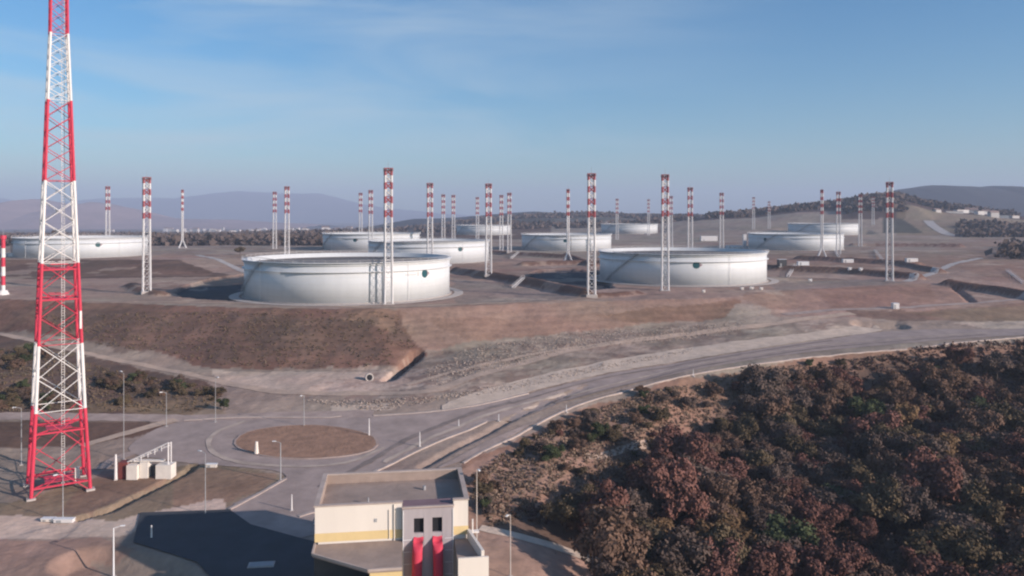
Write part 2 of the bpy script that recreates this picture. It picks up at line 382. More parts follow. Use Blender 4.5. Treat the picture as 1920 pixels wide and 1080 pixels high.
# ---- soils: colour by where each soil lies on the ground
S = dict(brown=(0.178,0.100,0.078), olive=(0.125,0.080,0.062), tan=(0.31,0.200,0.158), pink=(0.31,0.218,0.178), grey=(0.33,0.262,0.22),
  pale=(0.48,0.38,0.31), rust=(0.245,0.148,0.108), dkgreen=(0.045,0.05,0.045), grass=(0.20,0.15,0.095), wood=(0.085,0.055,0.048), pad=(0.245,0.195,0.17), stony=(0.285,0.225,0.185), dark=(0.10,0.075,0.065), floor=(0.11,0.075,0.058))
colr = np.empty(Z.shape+(3,)); colr[:] = S['pink']
wx = XX + fbm(XX, YY, 14, 40)*2.2; wy = YY + fbm(XX, YY, 14, 50)*3.0
def paint(c, poly=None, m=None, amt=1.0, world=None, warp=True):
    if m is None: m = inpoly(wx if warp else XX, wy if warp else YY, world or wp(poly))
    colr[m] = colr[m]*(1-amt) + np.array(S[c])*amt
YP = YY
colr[YY > 1100] = S['olive']
colr[(YY > 640) & (YY <= 1100)] = S['stony']
colr[(YY > 1100) & (XX/YY > 0.05)] = S['stony']
colr[(YY > 3000)] = (0.16, 0.125, 0.11)
colr[YY < 320] = S['stony']
paint('olive', [(-300,620),(0,628),(380,716),(420,745),(360,778),(-300,782)])
paint('brown', [(-300,560),(0,560),(460,577),(760,581),(800,668),(740,694),(400,690),(0,622),(-300,600)])
paint('olive', [(120,590),(470,585),(680,600),(700,640),(500,680),(230,660),(60,620)], amt=0.6)
paint('rust', [(640,578),(745,580),(740,620),(640,600)])
paint('tan', [(745,577),(1000,568),(1380,557),(1395,580),(1250,605),(1000,630),(880,640),(800,660),(760,620)])
paint('rust', [(1240,575),(1385,562),(1398,585),(1350,598),(1180,605),(1120,590)])
paint('rust', [(800,600),(1000,595),(1240,580),(1240,606),(1000,630),(880,640)], amt=0.45)
paint('stony', [(800,664),(900,643),(1100,618),(1390,600),(1420,615),(1100,650),(900,695),(820,735),(760,700)])
paint('grey', [(1380,570),(1440,575),(1470,610),(1400,625),(1360,605)])
paint('rust', [(1400,547),(1490,544),(1500,578),(1440,580),(1390,560)], amt=0.5)
paint('tan', [(1490,541),(1800,528),(1840,568),(1680,577),(1500,582)])
paint('rust', [(1520,541),(1740,532),(1760,568),(1560,578)], amt=0.5)
paint('olive', [(1580,582),(1690,580),(1760,600),(1700,603),(1600,592)], amt=0.7)
paint('rust', [(1700,585),(1920,568),(1990,565),(1990,600),(1800,603),(1740,600)], amt=0.6)
paint('grass', [(1700,585),(1990,566),(1990,600),(1800,603)], amt=0.5)
paint('pale', [(1780,606),(1990,598),(1990,620),(1850,616)])
paint('pale', [(400,694),(500,698),(735,700),(800,720),(700,742),(520,735),(410,712)])
paint('pale', [(1180,700),(1300,664),(1640,618),(1500,645),(1300,672),(1100,712),(860,762),(840,752),(980,720)], amt=0.9)
paint('grass', [(240,735),(400,735),(430,775),(230,778)], amt=0.6)
paint('stony', [(560,750),(800,745),(940,735),(850,758),(600,776)])
paint('pale', [(620,760),(730,758),(740,770),(620,775)])
paint('olive', [(-300,790),(180,790),(330,793),(240,822),(120,838),(-300,840)])
paint('stony', [(-300,840),(120,838),(260,818),(240,860),(180,880),(-300,900)], amt=0.8)
paint('grass', [(-300,905),(20,940),(180,900),(370,872),(480,878),(530,898),(430,955),(240,975),(80,975),(-300,960)], amt=0.75)
paint('brown', [(200,880),(330,890),(300,915),(170,960),(100,965)], amt=0.5)
paint('rust', [(380,880),(520,890),(500,915),(420,950),(330,960),(320,905)], amt=0.5)
paint('pale', [(-300,955),(60,968),(230,975),(420,935),(440,955),(330,975),(240,1005),(180,1010),(-300,1012)])
paint('tan', [(-300,1014),(190,1012),(260,1040),(160,1050),(200,1090),(-300,1200)], amt=0.8)
paint('rust', [(440,830),(480,806),(570,798),(650,805),(706,822),(700,845),(640,858),(540,862),(460,855)], warp=False)
# wooded ravine side and floor
paint('rust', [(870,872),(1060,773),(1280,708),(1560,668),(1990,630),(1990,1200),(860,1200)])
paint('tan', [(870,880),(1060,785),(1200,750),(1150,850),(1000,930),(900,940)], amt=0.55)
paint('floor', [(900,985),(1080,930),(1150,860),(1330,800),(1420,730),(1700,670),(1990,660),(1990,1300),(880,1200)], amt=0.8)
paint('tan', [(890,985),(960,1000),(1100,1050),(1160,1120),(900,1120)])
# tank farm soils
paint('olive', [(-300,488),(330,487),(430,515),(420,522),(0,524),(-300,524)])
paint('brown', [(250,530),(460,515),(470,545),(300,548)], amt=0.4)
paint('pad', [(850,520),(1100,556),(1000,566),(850,570)])
paint('brown', [(930,505),(1120,495),(1110,520),(1000,530)], amt=0.3)
paint('rust', [(1440,472),(1560,474),(1750,470),(1790,495),(1700,520),(1440,500)], amt=0.55)
paint('rust', [(1760,455),(1990,450),(1990,530),(1850,520),(1760,490)], amt=0.5)
paint('rust', [(1780,420),(1990,420),(1990,450),(1780,450)], amt=0.25)
paint('pad', [(1440,530),(1660,522),(1700,530),(1450,545)])
for k in TANKS:
    d = np.hypot(XX-TC[k][0], YY-TC[k][1])
    paint('pad', m=d < 56, amt=0.9)
colr[shade_hollow] = (0.055, 0.058, 0.066)  # tank shadows painted dark into the ground colour
dkm = (dk > 0.5) & (near_t > 54)
colr[dkm] = np.array(S['brown'])*0.55 + np.array(S['olive'])*0.45
# far slopes
uu = XX/YY*1500+960
paint('wood', m=(YY > 1480) & (YY < 2000) & (uu > 1290) & (Z > 0))
paint('wood', m=(YY > 1250) & (YY < 2000) & (uu > 1580) & (uu < 1700) & (Z > 30))
paint('grass', m=(YY > 1050) & (YY < 1480) & (uu > 1680), amt=0.6)
paint('dkgreen', m=(YY > 1080) & (YY < 1300) & (uu > 1655) & (uu < 1740 - (Z-8)*2.2), amt=0.85)
paint('dkgreen', m=(YY > 1950) & (YY < 3000) & (uu > 700), amt=0.75)
paint('wood', m=(YY > 900) & (YY < 2800) & (uu < 800), amt=0.8)
bl_ = fbm(XX, YY, 9, 120, 4); scr = inpoly(XX, YY, wp([(-300,625),(0,630),(200,678),(370,715),(385,745),(330,776),(-300,778)]))
for lim, c_, a_ in ((0.05,'dark',0.55),):
    paint(c_, m=scr & (bl_ > lim), amt=a_)
paint('grass', m=scr & (bl_ < -0.25), amt=0.6)
st_ = inpoly(XX, YY, wp([(600,700),(800,664),(900,643),(1100,618),(1400,600),(1640,605),(1500,640),(1300,660),(1100,690),(950,730),(700,770),(560,765)]))
paint('brown', m=st_ & (fbm(XX, YY*1.5, 6, 140, 5) > 0.12), amt=0.35)
paint('pale', m=st_ & (fbm(XX, YY*1.5, 5, 150, 5) > 0.2), amt=0.45)
bk_ = inpoly(XX, YY, wp([(-300,560),(0,560),(460,577),(760,581),(800,668),(740,694),(400,690),(0,622),(-300,600)]))
paint('dark', m=bk_ & (fbm(XX, YY, 8, 160, 5) > 0.08), amt=0.4)
paint('rust', m=bk_ & (fbm(XX, YY, 11, 170, 5) > 0.22), amt=0.4)
paint('rust', m=(YY > 430) & (YY < 1000) & (fbm(XX, YY, 40, 180, 4) > 0.1) & (near_t > 60), amt=0.35)
paint('pale', m=(YY > 330) & (YY < 1000) & (fbm(XX, YY, 25, 190, 4) > 0.28), amt=0.35)
# grain at several sizes plus tyre-worn, wetter and drier drifts
g = 1 + 0.16*fbm(XX, YY, 30, 60) + 0.17*fbm(XX, YY, 7, 61, 5) + 0.10*fbm(XX, YY*0.4, 2.2, 62, 3)*(1-far)
strata = np.sin((Z + fbm(XX, YY, 18, 71)*0.8)*4.0)*0.05*((Z < -1) & (Z > -14) & (YY < 360) & (YY > 225))
colr *= (1+(g-1)*1.35 + strata*1.6)[..., None]
tint = 1 + 0.06*fbm(XX, YY, 40, 80); colr[..., 1] *= tint; colr[..., 0] *= 2-tint
colr = np.clip(colr*np.array([1.0, 0.985, 0.975]), 0.01, 0.7)

def grid_mesh(name, X, Y, Zz, cols, m):
    nr, nc = X.shape; me = bpy.data.meshes.new(name)
    co = np.stack([X, Y, Zz], -1).reshape(-1, 3).astype(np.float32)
    idx = np.arange(nr*nc).reshape(nr, nc)
    q = np.stack([idx[:-1,:-1], idx[:-1,1:], idx[1:,1:], idx[1:,:-1]], -1).reshape(-1, 4)
    me.vertices.add(len(co)); me.vertices.foreach_set('co', co.ravel())
    me.loops.add(q.size); me.loops.foreach_set('vertex_index', q.ravel().astype(np.int32))
    me.polygons.add(len(q)); me.polygons.foreach_set('loop_start', np.arange(0, q.size, 4, dtype=np.int32))
    me.polygons.foreach_set('loop_total', np.full(len(q), 4, np.int32)); me.polygons.foreach_set('use_smooth', np.ones(len(q), bool))
    me.update(calc_edges=True)
    if cols is not None:
        a = me.color_attributes.new('soil', 'FLOAT_COLOR', 'POINT')
        cc = np.ones((nr*nc, 4), np.float32); cc[:, :3] = cols.reshape(-1, 3); a.data.foreach_set('color', cc.ravel())
    me.materials.append(m); o = bpy.data.objects.new(name, me); COL.objects.link(o); return o
soil = mat('soil', (1,1,1), 0.95, 0.16, 0.55, bump=0.9, bscale=0.5, attr='soil', det=8, spec=0.1)
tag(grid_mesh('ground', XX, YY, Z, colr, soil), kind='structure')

# ------------------------------------------------------------------ roads, tracks, kerbs draped on the ground
def smooth_line(pl, step=2.5, closed=False):
    P = [Vector((p[0], p[1])) for p in pl]; out = []; n = len(P); rngi = range(n if closed else n-1)
    for i in rngi:
        p0 = P[(i-1)%n] if closed or i > 0 else P[0]; p1 = P[i]; p2 = P[(i+1)%n]; p3 = P[(i+2)%n] if closed or i < n-2 else P[-1]
        m = max(1, int((p2-p1).length/step))
        for k in range(m):
            t = k/m; out.append(0.5*((2*p1)+(-p0+p2)*t+(2*p0-5*p1+4*p2-p3)*t*t+(-p0+3*p1-3*p2+p3)*t**3))
    if not closed: out.append(P[-1])
    return [(p.x, p.y) for p in out]
def sheet(name, m, poly, lift, step=2.2, smooth=True, world=None, jit=0.25):
    b = smooth_line(world or wp(poly), step, True) if smooth else (world or wp(poly))
    if jit: b = [(x+random.uniform(-jit, jit), y+random.uniform(-jit, jit)) for x, y in b]
    xs = np.array([p[0] for p in b]); ys = np.array([p[1] for p in b])
    gx, gy = np.meshgrid(np.arange(xs.min(), xs.max(), step), np.arange(ys.min(), ys.max(), step))
    gx = gx + (np.arange(gx.shape[0]) % 2)[:, None]*step/2
    ins = inpoly(gx, gy, b); P = [Vector(p) for p in b]
    for x, y in zip(gx[ins], gy[ins]): P.append(Vector((x, y)))
    nb = len(b)
    v, e, f, *_ = delaunay_2d_cdt(P, [], [list(range(nb))], 1, 1e-4)
    me = bpy.data.meshes.new(name); me.from_pydata([(p.x, p.y, hz(p.x, p.y)+lift) for p in v], [], [tuple(t) for t in f])
    me.materials.append(m); me.polygons.foreach_set('use_smooth', [True]*len(me.polygons)); me.update()
    o = bpy.data.objects.new(name, me); COL.objects.link(o); return tag(o, kind='structure')
def ribbon(name, m, pl, w, h, lift=0.0, step=2.0, closed=False, world=None, jit=0.0):
    b = smooth_line(world or wp(pl), step, closed); mb = MB(); n = len(b); rows = []
    for i in range(n):
        a = Vector(b[i-1] if i or closed else b[0]); c = Vector(b[(i+1)%n] if i < n-1 or closed else b[-1]); d = (c-a).normalized(); q = Vector((-d.y, d.x))*w*(0.5 + random.uniform(-jit, jit))
        p = Vector(b[i]); zc = hz(p.x, p.y)+lift
        zl = min(zc, hz(p.x-q.x, p.y-q.y)+lift, hz(p.x+q.x, p.y+q.y)+lift)
        rows.append([(p.x-q.x, p.y-q.y, zl-0.3), (p.x-q.x, p.y-q.y, zc+h), (p.x+q.x, p.y+q.y, zc+h), (p.x+q.x, p.y+q.y, zl-0.3)])
    v = [p for r in rows for p in r]; f = []
    for i in range(n if closed else n-1):
        j = (i+1) % n
        for k in range(3): f.append((i*4+k, j*4+k, j*4+k+1, i*4+k+1))
    if not closed: f += [(0,1,2,3), ((n-1)*4+3, (n-1)*4+2, (n-1)*4+1, (n-1)*4)]
    mb.add(v, f); return mb.build(name, m)
def drape_track(name, m, pl, w, lift=0.10, jit=0.12):
    b = smooth_line(wp(pl), 2.0); L1 = []; L2 = []
    for i in range(len(b)):
        a = Vector(b[max(i-1,0)]); c = Vector(b[min(i+1,len(b)-1)]); d = (c-a).normalized(); q = Vector((-d.y, d.x))*(w/2)
        p = Vector(b[i]); j1 = 1+random.uniform(-jit, jit); j2 = 1+random.uniform(-jit, jit)
        L1.append(p-q*j1); L2.append(p+q*j2)
    mb = MB(); K = 4; v = []
    for a, c in zip(L1, L2):
        for k in range(K+1):
            p = a.lerp(c, k/K); v.append((p.x, p.y, hz(p.x, p.y)+lift))
    f = [(i*(K+1)+k, i*(K+1)+k+1, (i+1)*(K+1)+k+1, (i+1)*(K+1)+k) for i in range(len(b)-1) for k in range(K)]
    mb.add(v, f); return tag(mb.build(name, m, smooth=True), kind='structure')

sheet('road', M['asphalt'], [(700,779),(850,766),(960,747),(1140,702),(1300,676),(1440,653),(1560,635),(1640,624),(1760,617),(1860,618),(1990,615),(1990,626),(1850,632),(1700,644),(1560,656),(1440,671),(1300,694),(1180,722),(1070,750),(980,783),(915,792),(820,826),(700,884),(620,930),(600,1000),(560,1010),(470,985),(432,952),(530,902),(515,884),(420,874),(330,866),(245,848),(265,820),(330,793),(460,784),(580,780)], 0.10)
yd = mat('yard_shadow_asphalt', (0.045,0.050,0.060), 0.9, 0.2, 0.2)  # dark blue of the building's shadow put into the asphalt colour
sheet('yard_shadow', yd, [(250,1018),(263,963),(430,957),(470,985),(560,1010),(600,1020),(610,1200),(420,1200),(395,1085),(370,1056)], 0.22, jit=0.0, smooth=False)  # sheet cut to the outline of the building's cast shadow
sheet('side_road', M['asphalt2'], [(868,864),(930,832),(1060,765),(1170,731),(1280,702),(1420,679),(1300,699),(1180,727),(1075,757),(1000,792),(940,816),(880,846),(820,878)], 0.14, jit=0.1)
drape_track('road', M['asphalt2'], [(-200,781),(0,781),(200,783),(380,785),(560,779),(700,776)], 5.5, 0.13)
drape_track('path', M['asphalt2'], [(250,850),(215,862),(190,880)], 3.0, 0.15)
drape_track('path', M['dirt'], [(-200,592),(0,627),(100,650),(200,672),(300,692),(400,712)], 3.2)
drape_track('path', M['dirt'], [(400,712),(500,733),(600,739),(700,738),(800,734),(880,708),(960,686),(1100,652),(1300,626),(1430,610),(1520,596),(1600,588)], 4.2)
drape_track('path', M['asphalt2'], [(1470,590),(1560,581),(1680,577),(1800,570),(1990,556)], 4.0)
drape_track('path', M['dirt'], [(760,722),(880,690),(1000,664),(1160,640),(1350,618)], 2.2)
drape_track('path', M['gravel'], [(900,990),(960,1003),(1040,1025),(1110,1050),(1180,1085)], 3.0)
drape_track('path', M['dirt'], [(1100,856),(1170,842),(1240,832)], 2.4)
sheet('path', M['gravel'], [(830,760),(960,717),(1140,676),(1300,652),(1440,633),(1560,618),(1640,610),(1650,621),(1560,634),(1440,651),(1300,674),(1140,700),(960,744),(860,768)], 0.16, jit=0.3)
drape_track('path', M['dirt'], [(150,838),(240,812),(330,787)], 3.0, 0.16)
drape_track('path', M['dirt'], [(250,566),(320,566),(420,568),(700,576),(850,571),(1000,565)], 2.0)
drape_track('path', M['grey' if 0 else 'concrete'], [(1700,528),(1750,512),(1790,494),(1840,484)], 5.0)
drape_track('path', M['concrete'], [(370,478),(420,492),(450,506),(470,516)], 5.0)
drape_track('path', M['dirt'], [(1740,470),(1640,470),(1590,472)], 5.0)
drape_track('path', M['concrete'], [(1740,414),(1752,425),(1780,440),(1830,444)], 14.0, 0.3)
wk = mat('oily_wheel_track', (0.20,0.16,0.145), 0.9, 0.35, 0.2); dm = mat('dusty_wheel_track', (0.40,0.32,0.27), 0.95, 0.35, 0.2)
drape_track('road', wk, [(1040,757),(1150,728),(1300,690),(1440,667),(1560,651),(1700,639),(1850,628)], 1.0, 0.19, 0.35)
drape_track('road', dm, [(980,768),(1150,721),(1300,685),(1440,662),(1560,646),(1700,634),(1850,624)], 0.9, 0.20, 0.35)
drape_track('road', wk, [(960,757),(1140,708),(1300,680),(1440,657),(1560,639)], 0.8, 0.19, 0.35)
drape_track('road', dm, [(720,868),(800,826),(880,792),(960,765),(1060,740)], 1.3, 0.19, 0.35)
drape_track('road', wk, [(600,915),(690,868),(770,822),(860,785),(960,755)], 1.6, 0.18, 0.35)
drape_track('road', dm, [(460,790),(400,815),(395,845),(450,868),(560,876),(650,868),(720,840)], 1.2, 0.18, 0.3)
for pl in ([(430,956),(480,930),(535,899)], [(868,869),(930,835),(1060,770),(1170,735),(1280,706),(1420,683),(1560,667),(1700,655)],
           [(1720,652),(1820,641),(1990,626)], [(700,886),(800,838),(912,791)], [(345,789),(460,783),(620,783),(640,781)], [(700,780),(860,766),(990,738)],
           [(590,985),(600,960),(560,970)]):
    tag(ribbon('kerb', M['kerb'], pl, 0.75, 0.15, 0.1, jit=0.05), kind='structure')
# roundabout island with its kerb
isl = [(440,834),(462,812),(520,801),(580,798),(640,803),(690,815),(706,828),(700,843),(650,856),(560,861),(480,853)]
sheet('island', mat('island_soil', (0.27,0.158,0.108), 0.95, 0.3, 0.4, bump=0.6), isl, 0.26, jit=0.0)
tag(ribbon('kerb', M['asphalt2'], isl, 0.45, 0.13, 0.14, closed=True), kind='structure')
# pale ring roads at the tank feet
for k in ('A', 'B'):
    cx, cy = TC[k]; mb = MB(); mb.ring([(47.5,0.02),(51.5,0.02),(51.5,0.12),(47.5,0.12)], n=96)
    o = mb.build('path', M['concrete']); o.location = (cx, cy, TANKS[k][3]+0.03); tag(o, kind='structure')
# ------------------------------------------------------------------ far hills and mountains
def hills(name, prof, Y0, Y1, m, zb, seed, rough=14, cols=300, rows=40):
    pu = np.array([p[0] for p in prof], float); ph = np.array([p[1] for p in prof], float)
    u = np.linspace(pu[0], pu[-1], cols); Yc = (Y0+Y1)/2
    H = HC + (405-np.interp(u, pu, ph))/1500*Yc
    t = np.linspace(0, 1, rows); X = np.empty((rows, cols)); Y = np.empty_like(X); Zq = np.empty_like(X)
    for r, tt in enumerate(t):
        y = Y0+(Y1-Y0)*tt; s = math.sin(math.pi*tt)**1.0
        X[r] = (u-960)/1500*Yc; Y[r] = y
        Zq[r] = zb + (H-zb)*s
    Zq += fbm(X, Y, (Y1-Y0)*0.25, seed, 6)*rough*np.sin(math.pi*t)[:, None]
    o = grid_mesh(name, X, Y, Zq, None, m); return tag(o, kind='structure')
mt = mat('distant_mountain', (0.085,0.075,0.085), 0.95, 0.3, 0.002)
hw = mat('wooded_hill', (0.026,0.025,0.034), 0.95, 0.35, 0.02, bump=0.8, bscale=0.03)
hills('mountains', [(-700,380),(-300,372),(0,372),(80,384),(150,376),(240,372),(330,372),(400,362),(450,358),(520,363),(600,365),(690,386),(760,396),(850,402),(1000,410),(1200,420)], 12200, 15800, mt, -60, 5, 60)
pk = mat('bare_pink_hill', (0.30,0.20,0.19), 0.95, 0.3, 0.004)
hills('hills', [(-700,395),(-200,392),(0,384),(60,373),(130,388),(180,379),(235,390),(290,406),(330,410),(420,412),(600,424)], 5200, 7200, pk, -60, 15, 20)
hills('hills', [(1480,418),(1560,402),(1620,380),(1660,361),(1700,352),(1745,347),(1790,350),(1836,354),(1850,350),(1880,350),(1920,355),(2000,362),(2200,352),(2480,380)], 2900, 4300, hw, -20, 25, 10)
hills('hills', [(700,424),(780,410),(860,407),(940,401),(1000,397),(1040,399),(1100,401),(1200,399),(1280,402),(1400,404),(1600,410)], 2700, 3700, hw, -30, 35, 7)

# ------------------------------------------------------------------ storage tanks
TLAB = dict(
 A='largest white open-topped oil tank, nearest, above the brown embankment behind a mast',
 B='big white front right oil tank with a dark emblem on its sunlit side',
 Cc='cream-lit oil storage tank at the far left, standing behind the red and white lattice tower',
 D='white oil storage tank directly behind the right edge of the nearest tank',
 E='grey-white tank behind the left half of the nearest tank',
 F='white mid-distance tank with a curved pipe down its front',
 G='distant small white tank in the middle, near the low dark ridge',
 H='distant white tank with a ladder seam behind the front right tank',
 I='white oil storage tank on the right below the bare hillside, its left half in shade',
 J='distant white tank at the foot of the wooded hill on the right')
def make_tank(k):
    px, Y, r, z0, h, em = TANKS[k]; cx, cy = TC[k]
    root = empty('storage_tank', (cx, cy, z0)); tag(root, TLAB[k], 'storage tank', 'white oil storage tanks of the depot')
    n = 128
    mb = MB(); mb.ring([(r,0.25),(r,h),(r-0.25,h),(r-0.25,0.25)], n=n); o = mb.build('shell', M['tank'], root, smooth=False)
    me = o.data; uvl = me.uv_layers.new(name='plates'); co = me.vertices
    for p in me.polygons:
        an = [math.atan2(co[i].co.y, co[i].co.x) for i in p.vertices]; mx_ = max(an)
        for li, i, a in zip(p.loop_indices, p.vertices, an):
            if mx_ - a > math.pi: a += 2*math.pi
            uvl.data[li].uv = (a*r, co[i].co.z)
    for p in me.polygons:
        p.use_smooth = abs(p.normal.z) < 0.5
    MB().ring([(r+0.9,0.0),(r+0.9,0.35),(r-0.2,0.35),(r-0.2,0.0)], n=n).build('foundation_ring', M['concrete'], root)
    MB().ring([(r+1.05,h-0.25),(r+1.05,h-0.02),(r+0.01,h-0.02),(r+0.01,h-0.25)], n=n).build('wind_girder', M['girder'], root)
    MB().ring([(r+0.6,h-1.15),(r+0.6,h-1.0),(r+0.01,h-1.0),(r+0.01,h-1.15)], n=n).build('wind_girder', M['girder'], root)
    MB().ring([(r+1.0,h-3.9),(r+1.0,h-3.7),(r+0.01,h-3.7),(r+0.01,h-3.9)], n=n).build('wind_girder', M['girder'], root)
    # railing on the top walkway
    rl = MB()
    for zz in (0.55, 1.05): rl.ring([(r+1.0,h+zz),(r+1.0,h+zz+0.07),(r+0.93,h+zz+0.07),(r+0.93,h+zz)], n=n)
    for i in range(64):
        a = 2*math.pi*i/64; rl.tube(((r+0.97)*math.cos(a),(r+0.97)*math.sin(a),h-0.02), ((r+0.97)*math.cos(a),(r+0.97)*math.sin(a),h+1.1), 0.04, n=4)
    rl.build('railing', M['white'], root)
    zr = h-2.9
    fr = MB(); fr.ring([(0.01,zr),(r-0.35,zr),(r-0.35,zr+0.9),(r-1.2,zr+0.9),(r-2.5,zr+0.35),(0.01,zr+0.35)], n=n); ro = fr.build('floating_roof', M['roofplate'], root)
    # rolling ladder on the roof and stair round the shell
    ld = MB()
    for s in (-0.5, 0.5): ld.tube((-r+1.2, s, h+0.2), (-r+22, s, zr+0.6), 0.09, n=5)
    for i in range(24): x = -r+1.2+i*0.86; zz = h+0.2+(zr+0.4-h)*i/24; ld.tube((x,-0.5,zz),(x,0.5,zz),0.05,n=4)
    ld.build('rolling_ladder', M['grey'], root)
    st = MB(); a0 = R(198); turn = h/0.62/r; ns = 60
    for i in range(ns):
        a = a0+turn*i/ns; z = 0.3+(h-0.3)*i/ns; x, y = (r+0.75)*math.cos(a), (r+0.75)*math.sin(a)
        st.obox((x,y,z), 0.55, 0.2, 0.04, a)
    for rr in (r+0.25, r+1.3):
        pr = None
        for i in range(0, ns+1, 5):
            a = a0+turn*i/ns; z = 0.35+(h-0.3)*i/ns; p = (rr*math.cos(a), rr*math.sin(a), z+1.0); q = (rr*math.cos(a), rr*math.sin(a), z)
            if rr > r+1: st.tube(q, p, 0.04, n=4)
            if pr and rr > r+1: st.tube(pr[0], p, 0.05, n=4)
            if pr: st.tube(pr[1], q, 0.10, n=4)
            pr = (p, q)
    st.build('spiral_stair', M['grey'], root)
    if em is not None:
        to = math.atan2(-cy, -cx)            # towards the camera
        ac = to + math.asin(max(-1, min(1, em)))
        rr = r + 0.04
        def patch(name, m, pts2, lift=0.0, thick=0.03):
            mb = MB(); n_ = len(pts2); v = []
            for rad in (r+0.02+lift, r+0.05+lift):
                for x, z in pts2: a = ac + x/r; v.append((rad*math.cos(a), rad*math.sin(a), z))
            mb.add(v, [tuple(range(n_,2*n_)), tuple(range(n_-1,-1,-1))]+[(i,(i+1)%n_,n_+(i+1)%n_,n_+i) for i in range(n_)])
            return mb.build(name, m, root)
        zc = h*0.66
        patch('emblem', M['teal'], [(1.75*math.cos(t)*1.05-0.2, zc+1.75*math.sin(t)) for t in [2*math.pi*i/24 for i in range(24)]])
        patch('emblem', M['tealgrey'], [(1.0,zc+1.35),(2.9,zc+0.1),(1.0,zc-1.35),(1.5,zc)], 0.02)
        if k == 'A':
            patch('emblem', M['fpink'], [(-4.7,zc+0.9),(-4.7,zc-0.8),(-3.5,zc-0.8),(-3.5,zc+0.9)])
            lt = []
            for q in range(8):
                x0 = -11.2+q*0.75; patch('lettering', M['fade'], [(x0,zc+0.35),(x0,zc-0.45),(x0+0.5,zc-0.45),(x0+0.5,zc+0.35)])
            for z_, w_ in ((zc-2.9,5.2),(zc-4.1,4.0)):
                patch('lettering', M['fade'], [(-w_/2,z_+0.14),(-w_/2,z_-0.14),(w_/2,z_-0.14),(w_/2,z_+0.14)])
    if k == 'F':
        a = math.atan2(-cy,-cx)+0.08; pp = MB(); P0 = [((r+0.9)*math.cos(a), (r+0.9)*math.sin(a))]
        pts_ = []
        for i in range(9): t = a-0.35+0.35*i/8; pts_.append(((r+0.9)*math.cos(t),(r+0.9)*math.sin(t),h-1.2))
        pts_ += [((r+0.9)*math.cos(a+0.02),(r+0.9)*math.sin(a+0.02),h-2.4), ((r+0.9)*math.cos(a+0.03),(r+0.9)*math.sin(a+0.03),0.4)]
        pp.path(pts_, 0.28, 6); pp.build('foam_pipe', M['grey'], root)
    # fire-water riser and valves near the foot
    for da in (-0.9, 0.55):
        a = math.atan2(-cy,-cx)+da; x, y = (r+0.45)*math.cos(a), (r+0.45)*math.sin(a)
        MB().tube((x,y,0.35),(x,y,h-0.3),0.08,n=6).build('riser_pipe', M['girder'], root)
    return root
for k in TANKS: make_tank(k)

# ------------------------------------------------------------------ lightning and floodlight masts, 54 m
def mast_parts(root, H=54.0, w0=3.1, w1=2.3, flared=False, thick=0.32, lod=1):
    zb = H*0.64; sh = MB()
    def width(z):
        if flared and z < 7: return w1*0.55 + (7-z)*0.75
        return (w0 + (w1-w0)*z/H) if not flared else w1*0.55
    def corners(z):
        w = width(z)/2; return [(-w,-w,z),(w,-w,z),(w,w,z),(-w,w,z)]
    zs = [0]; 
    while zs[-1] < zb-0.1: zs.append(min(zb, zs[-1]+(3.5 if zs[-1] or not flared else 7)))
    for a, b in zip(zs[:-1], zs[1:]):
        ca, cb = corners(a), corners(b)
        for i in range(4):
            sh.tube(ca[i], cb[i], thick, n=6); j = (i+1)%4
            sh.tube(ca[i], cb[j], 0.08, n=4); sh.tube(cb[i], cb[j], 0.07, n=4)
    sh.build('lattice_shaft', M['mwhite'], root)
    hd = MB(); nb = 7; bh = (H-zb)/nb
    for k in range(nb):
        z0, z1 = zb+k*bh, zb+(k+1)*bh; hd.m = k % 2; wq = width(zb)/2
        c0 = [(-wq,-wq,z0),(wq,-wq,z0),(wq,wq,z0),(-wq,wq,z0)]; c1 = [(x,y,z1) for x,y,_ in c0]
        for i in range(4):
            j = (i+1)%4; hd.tube(c0[i], c1[i], thick*1.15, n=6); hd.tube(c0[i], c1[j], 0.15, n=4); hd.tube(c0[j], c1[i], 0.15, n=4); hd.tube(c1[i], c1[j], 0.12, n=4)
    hd.build('banded_head', [M['mred'], M['mwhite']], root)
    pf = MB(); q = width(zb)/2+0.45; pf.box(-q,q,-q,q,H-1.2,H-1.0)
    for x in (-q,q):
        for y in (-q,q): pf.tube((x,y,H-1.1),(x,y,H+0.2),0.06,n=4)
    for s in (-1,1):
        pf.box(-q,q,s*q-0.04,s*q+0.04,H+0.1,H+0.2); pf.box(s*q-0.04,s*q+0.04,-q,q,H+0.1,H+0.2)
    pl = pf.build('lamp_platform', M['mred'], root)
    fl = MB()
    for i in range(3):
        x = -q*0.7+i*q*0.7; MB().box(x-0.3,x+0.3,-q-0.35,-q+0.05,H-0.95,H-0.35).build('floodlight', M['dark'], pl)
    rd = MB(); rd.tube((0,0,H-1),(0,0,H+3.2),0.07,0.03,n=5); rd.build('lightning_rod', M['grey'], root)
    ft = MB(); s = width(0)/2+0.8; ft.box(-s,s,-s,s,-1.2,0.3)
    ft.build('foundation', M['concrete'], root)
MG = 'tall white lighting masts with red and white banded tops'
proto = empty('light_mast', (0,0,0)); mast_parts(proto)
proto2 = empty('light_mast', (0,0,0)); mast_parts(proto2, flared=True, thick=0.42)
used = [False, False]
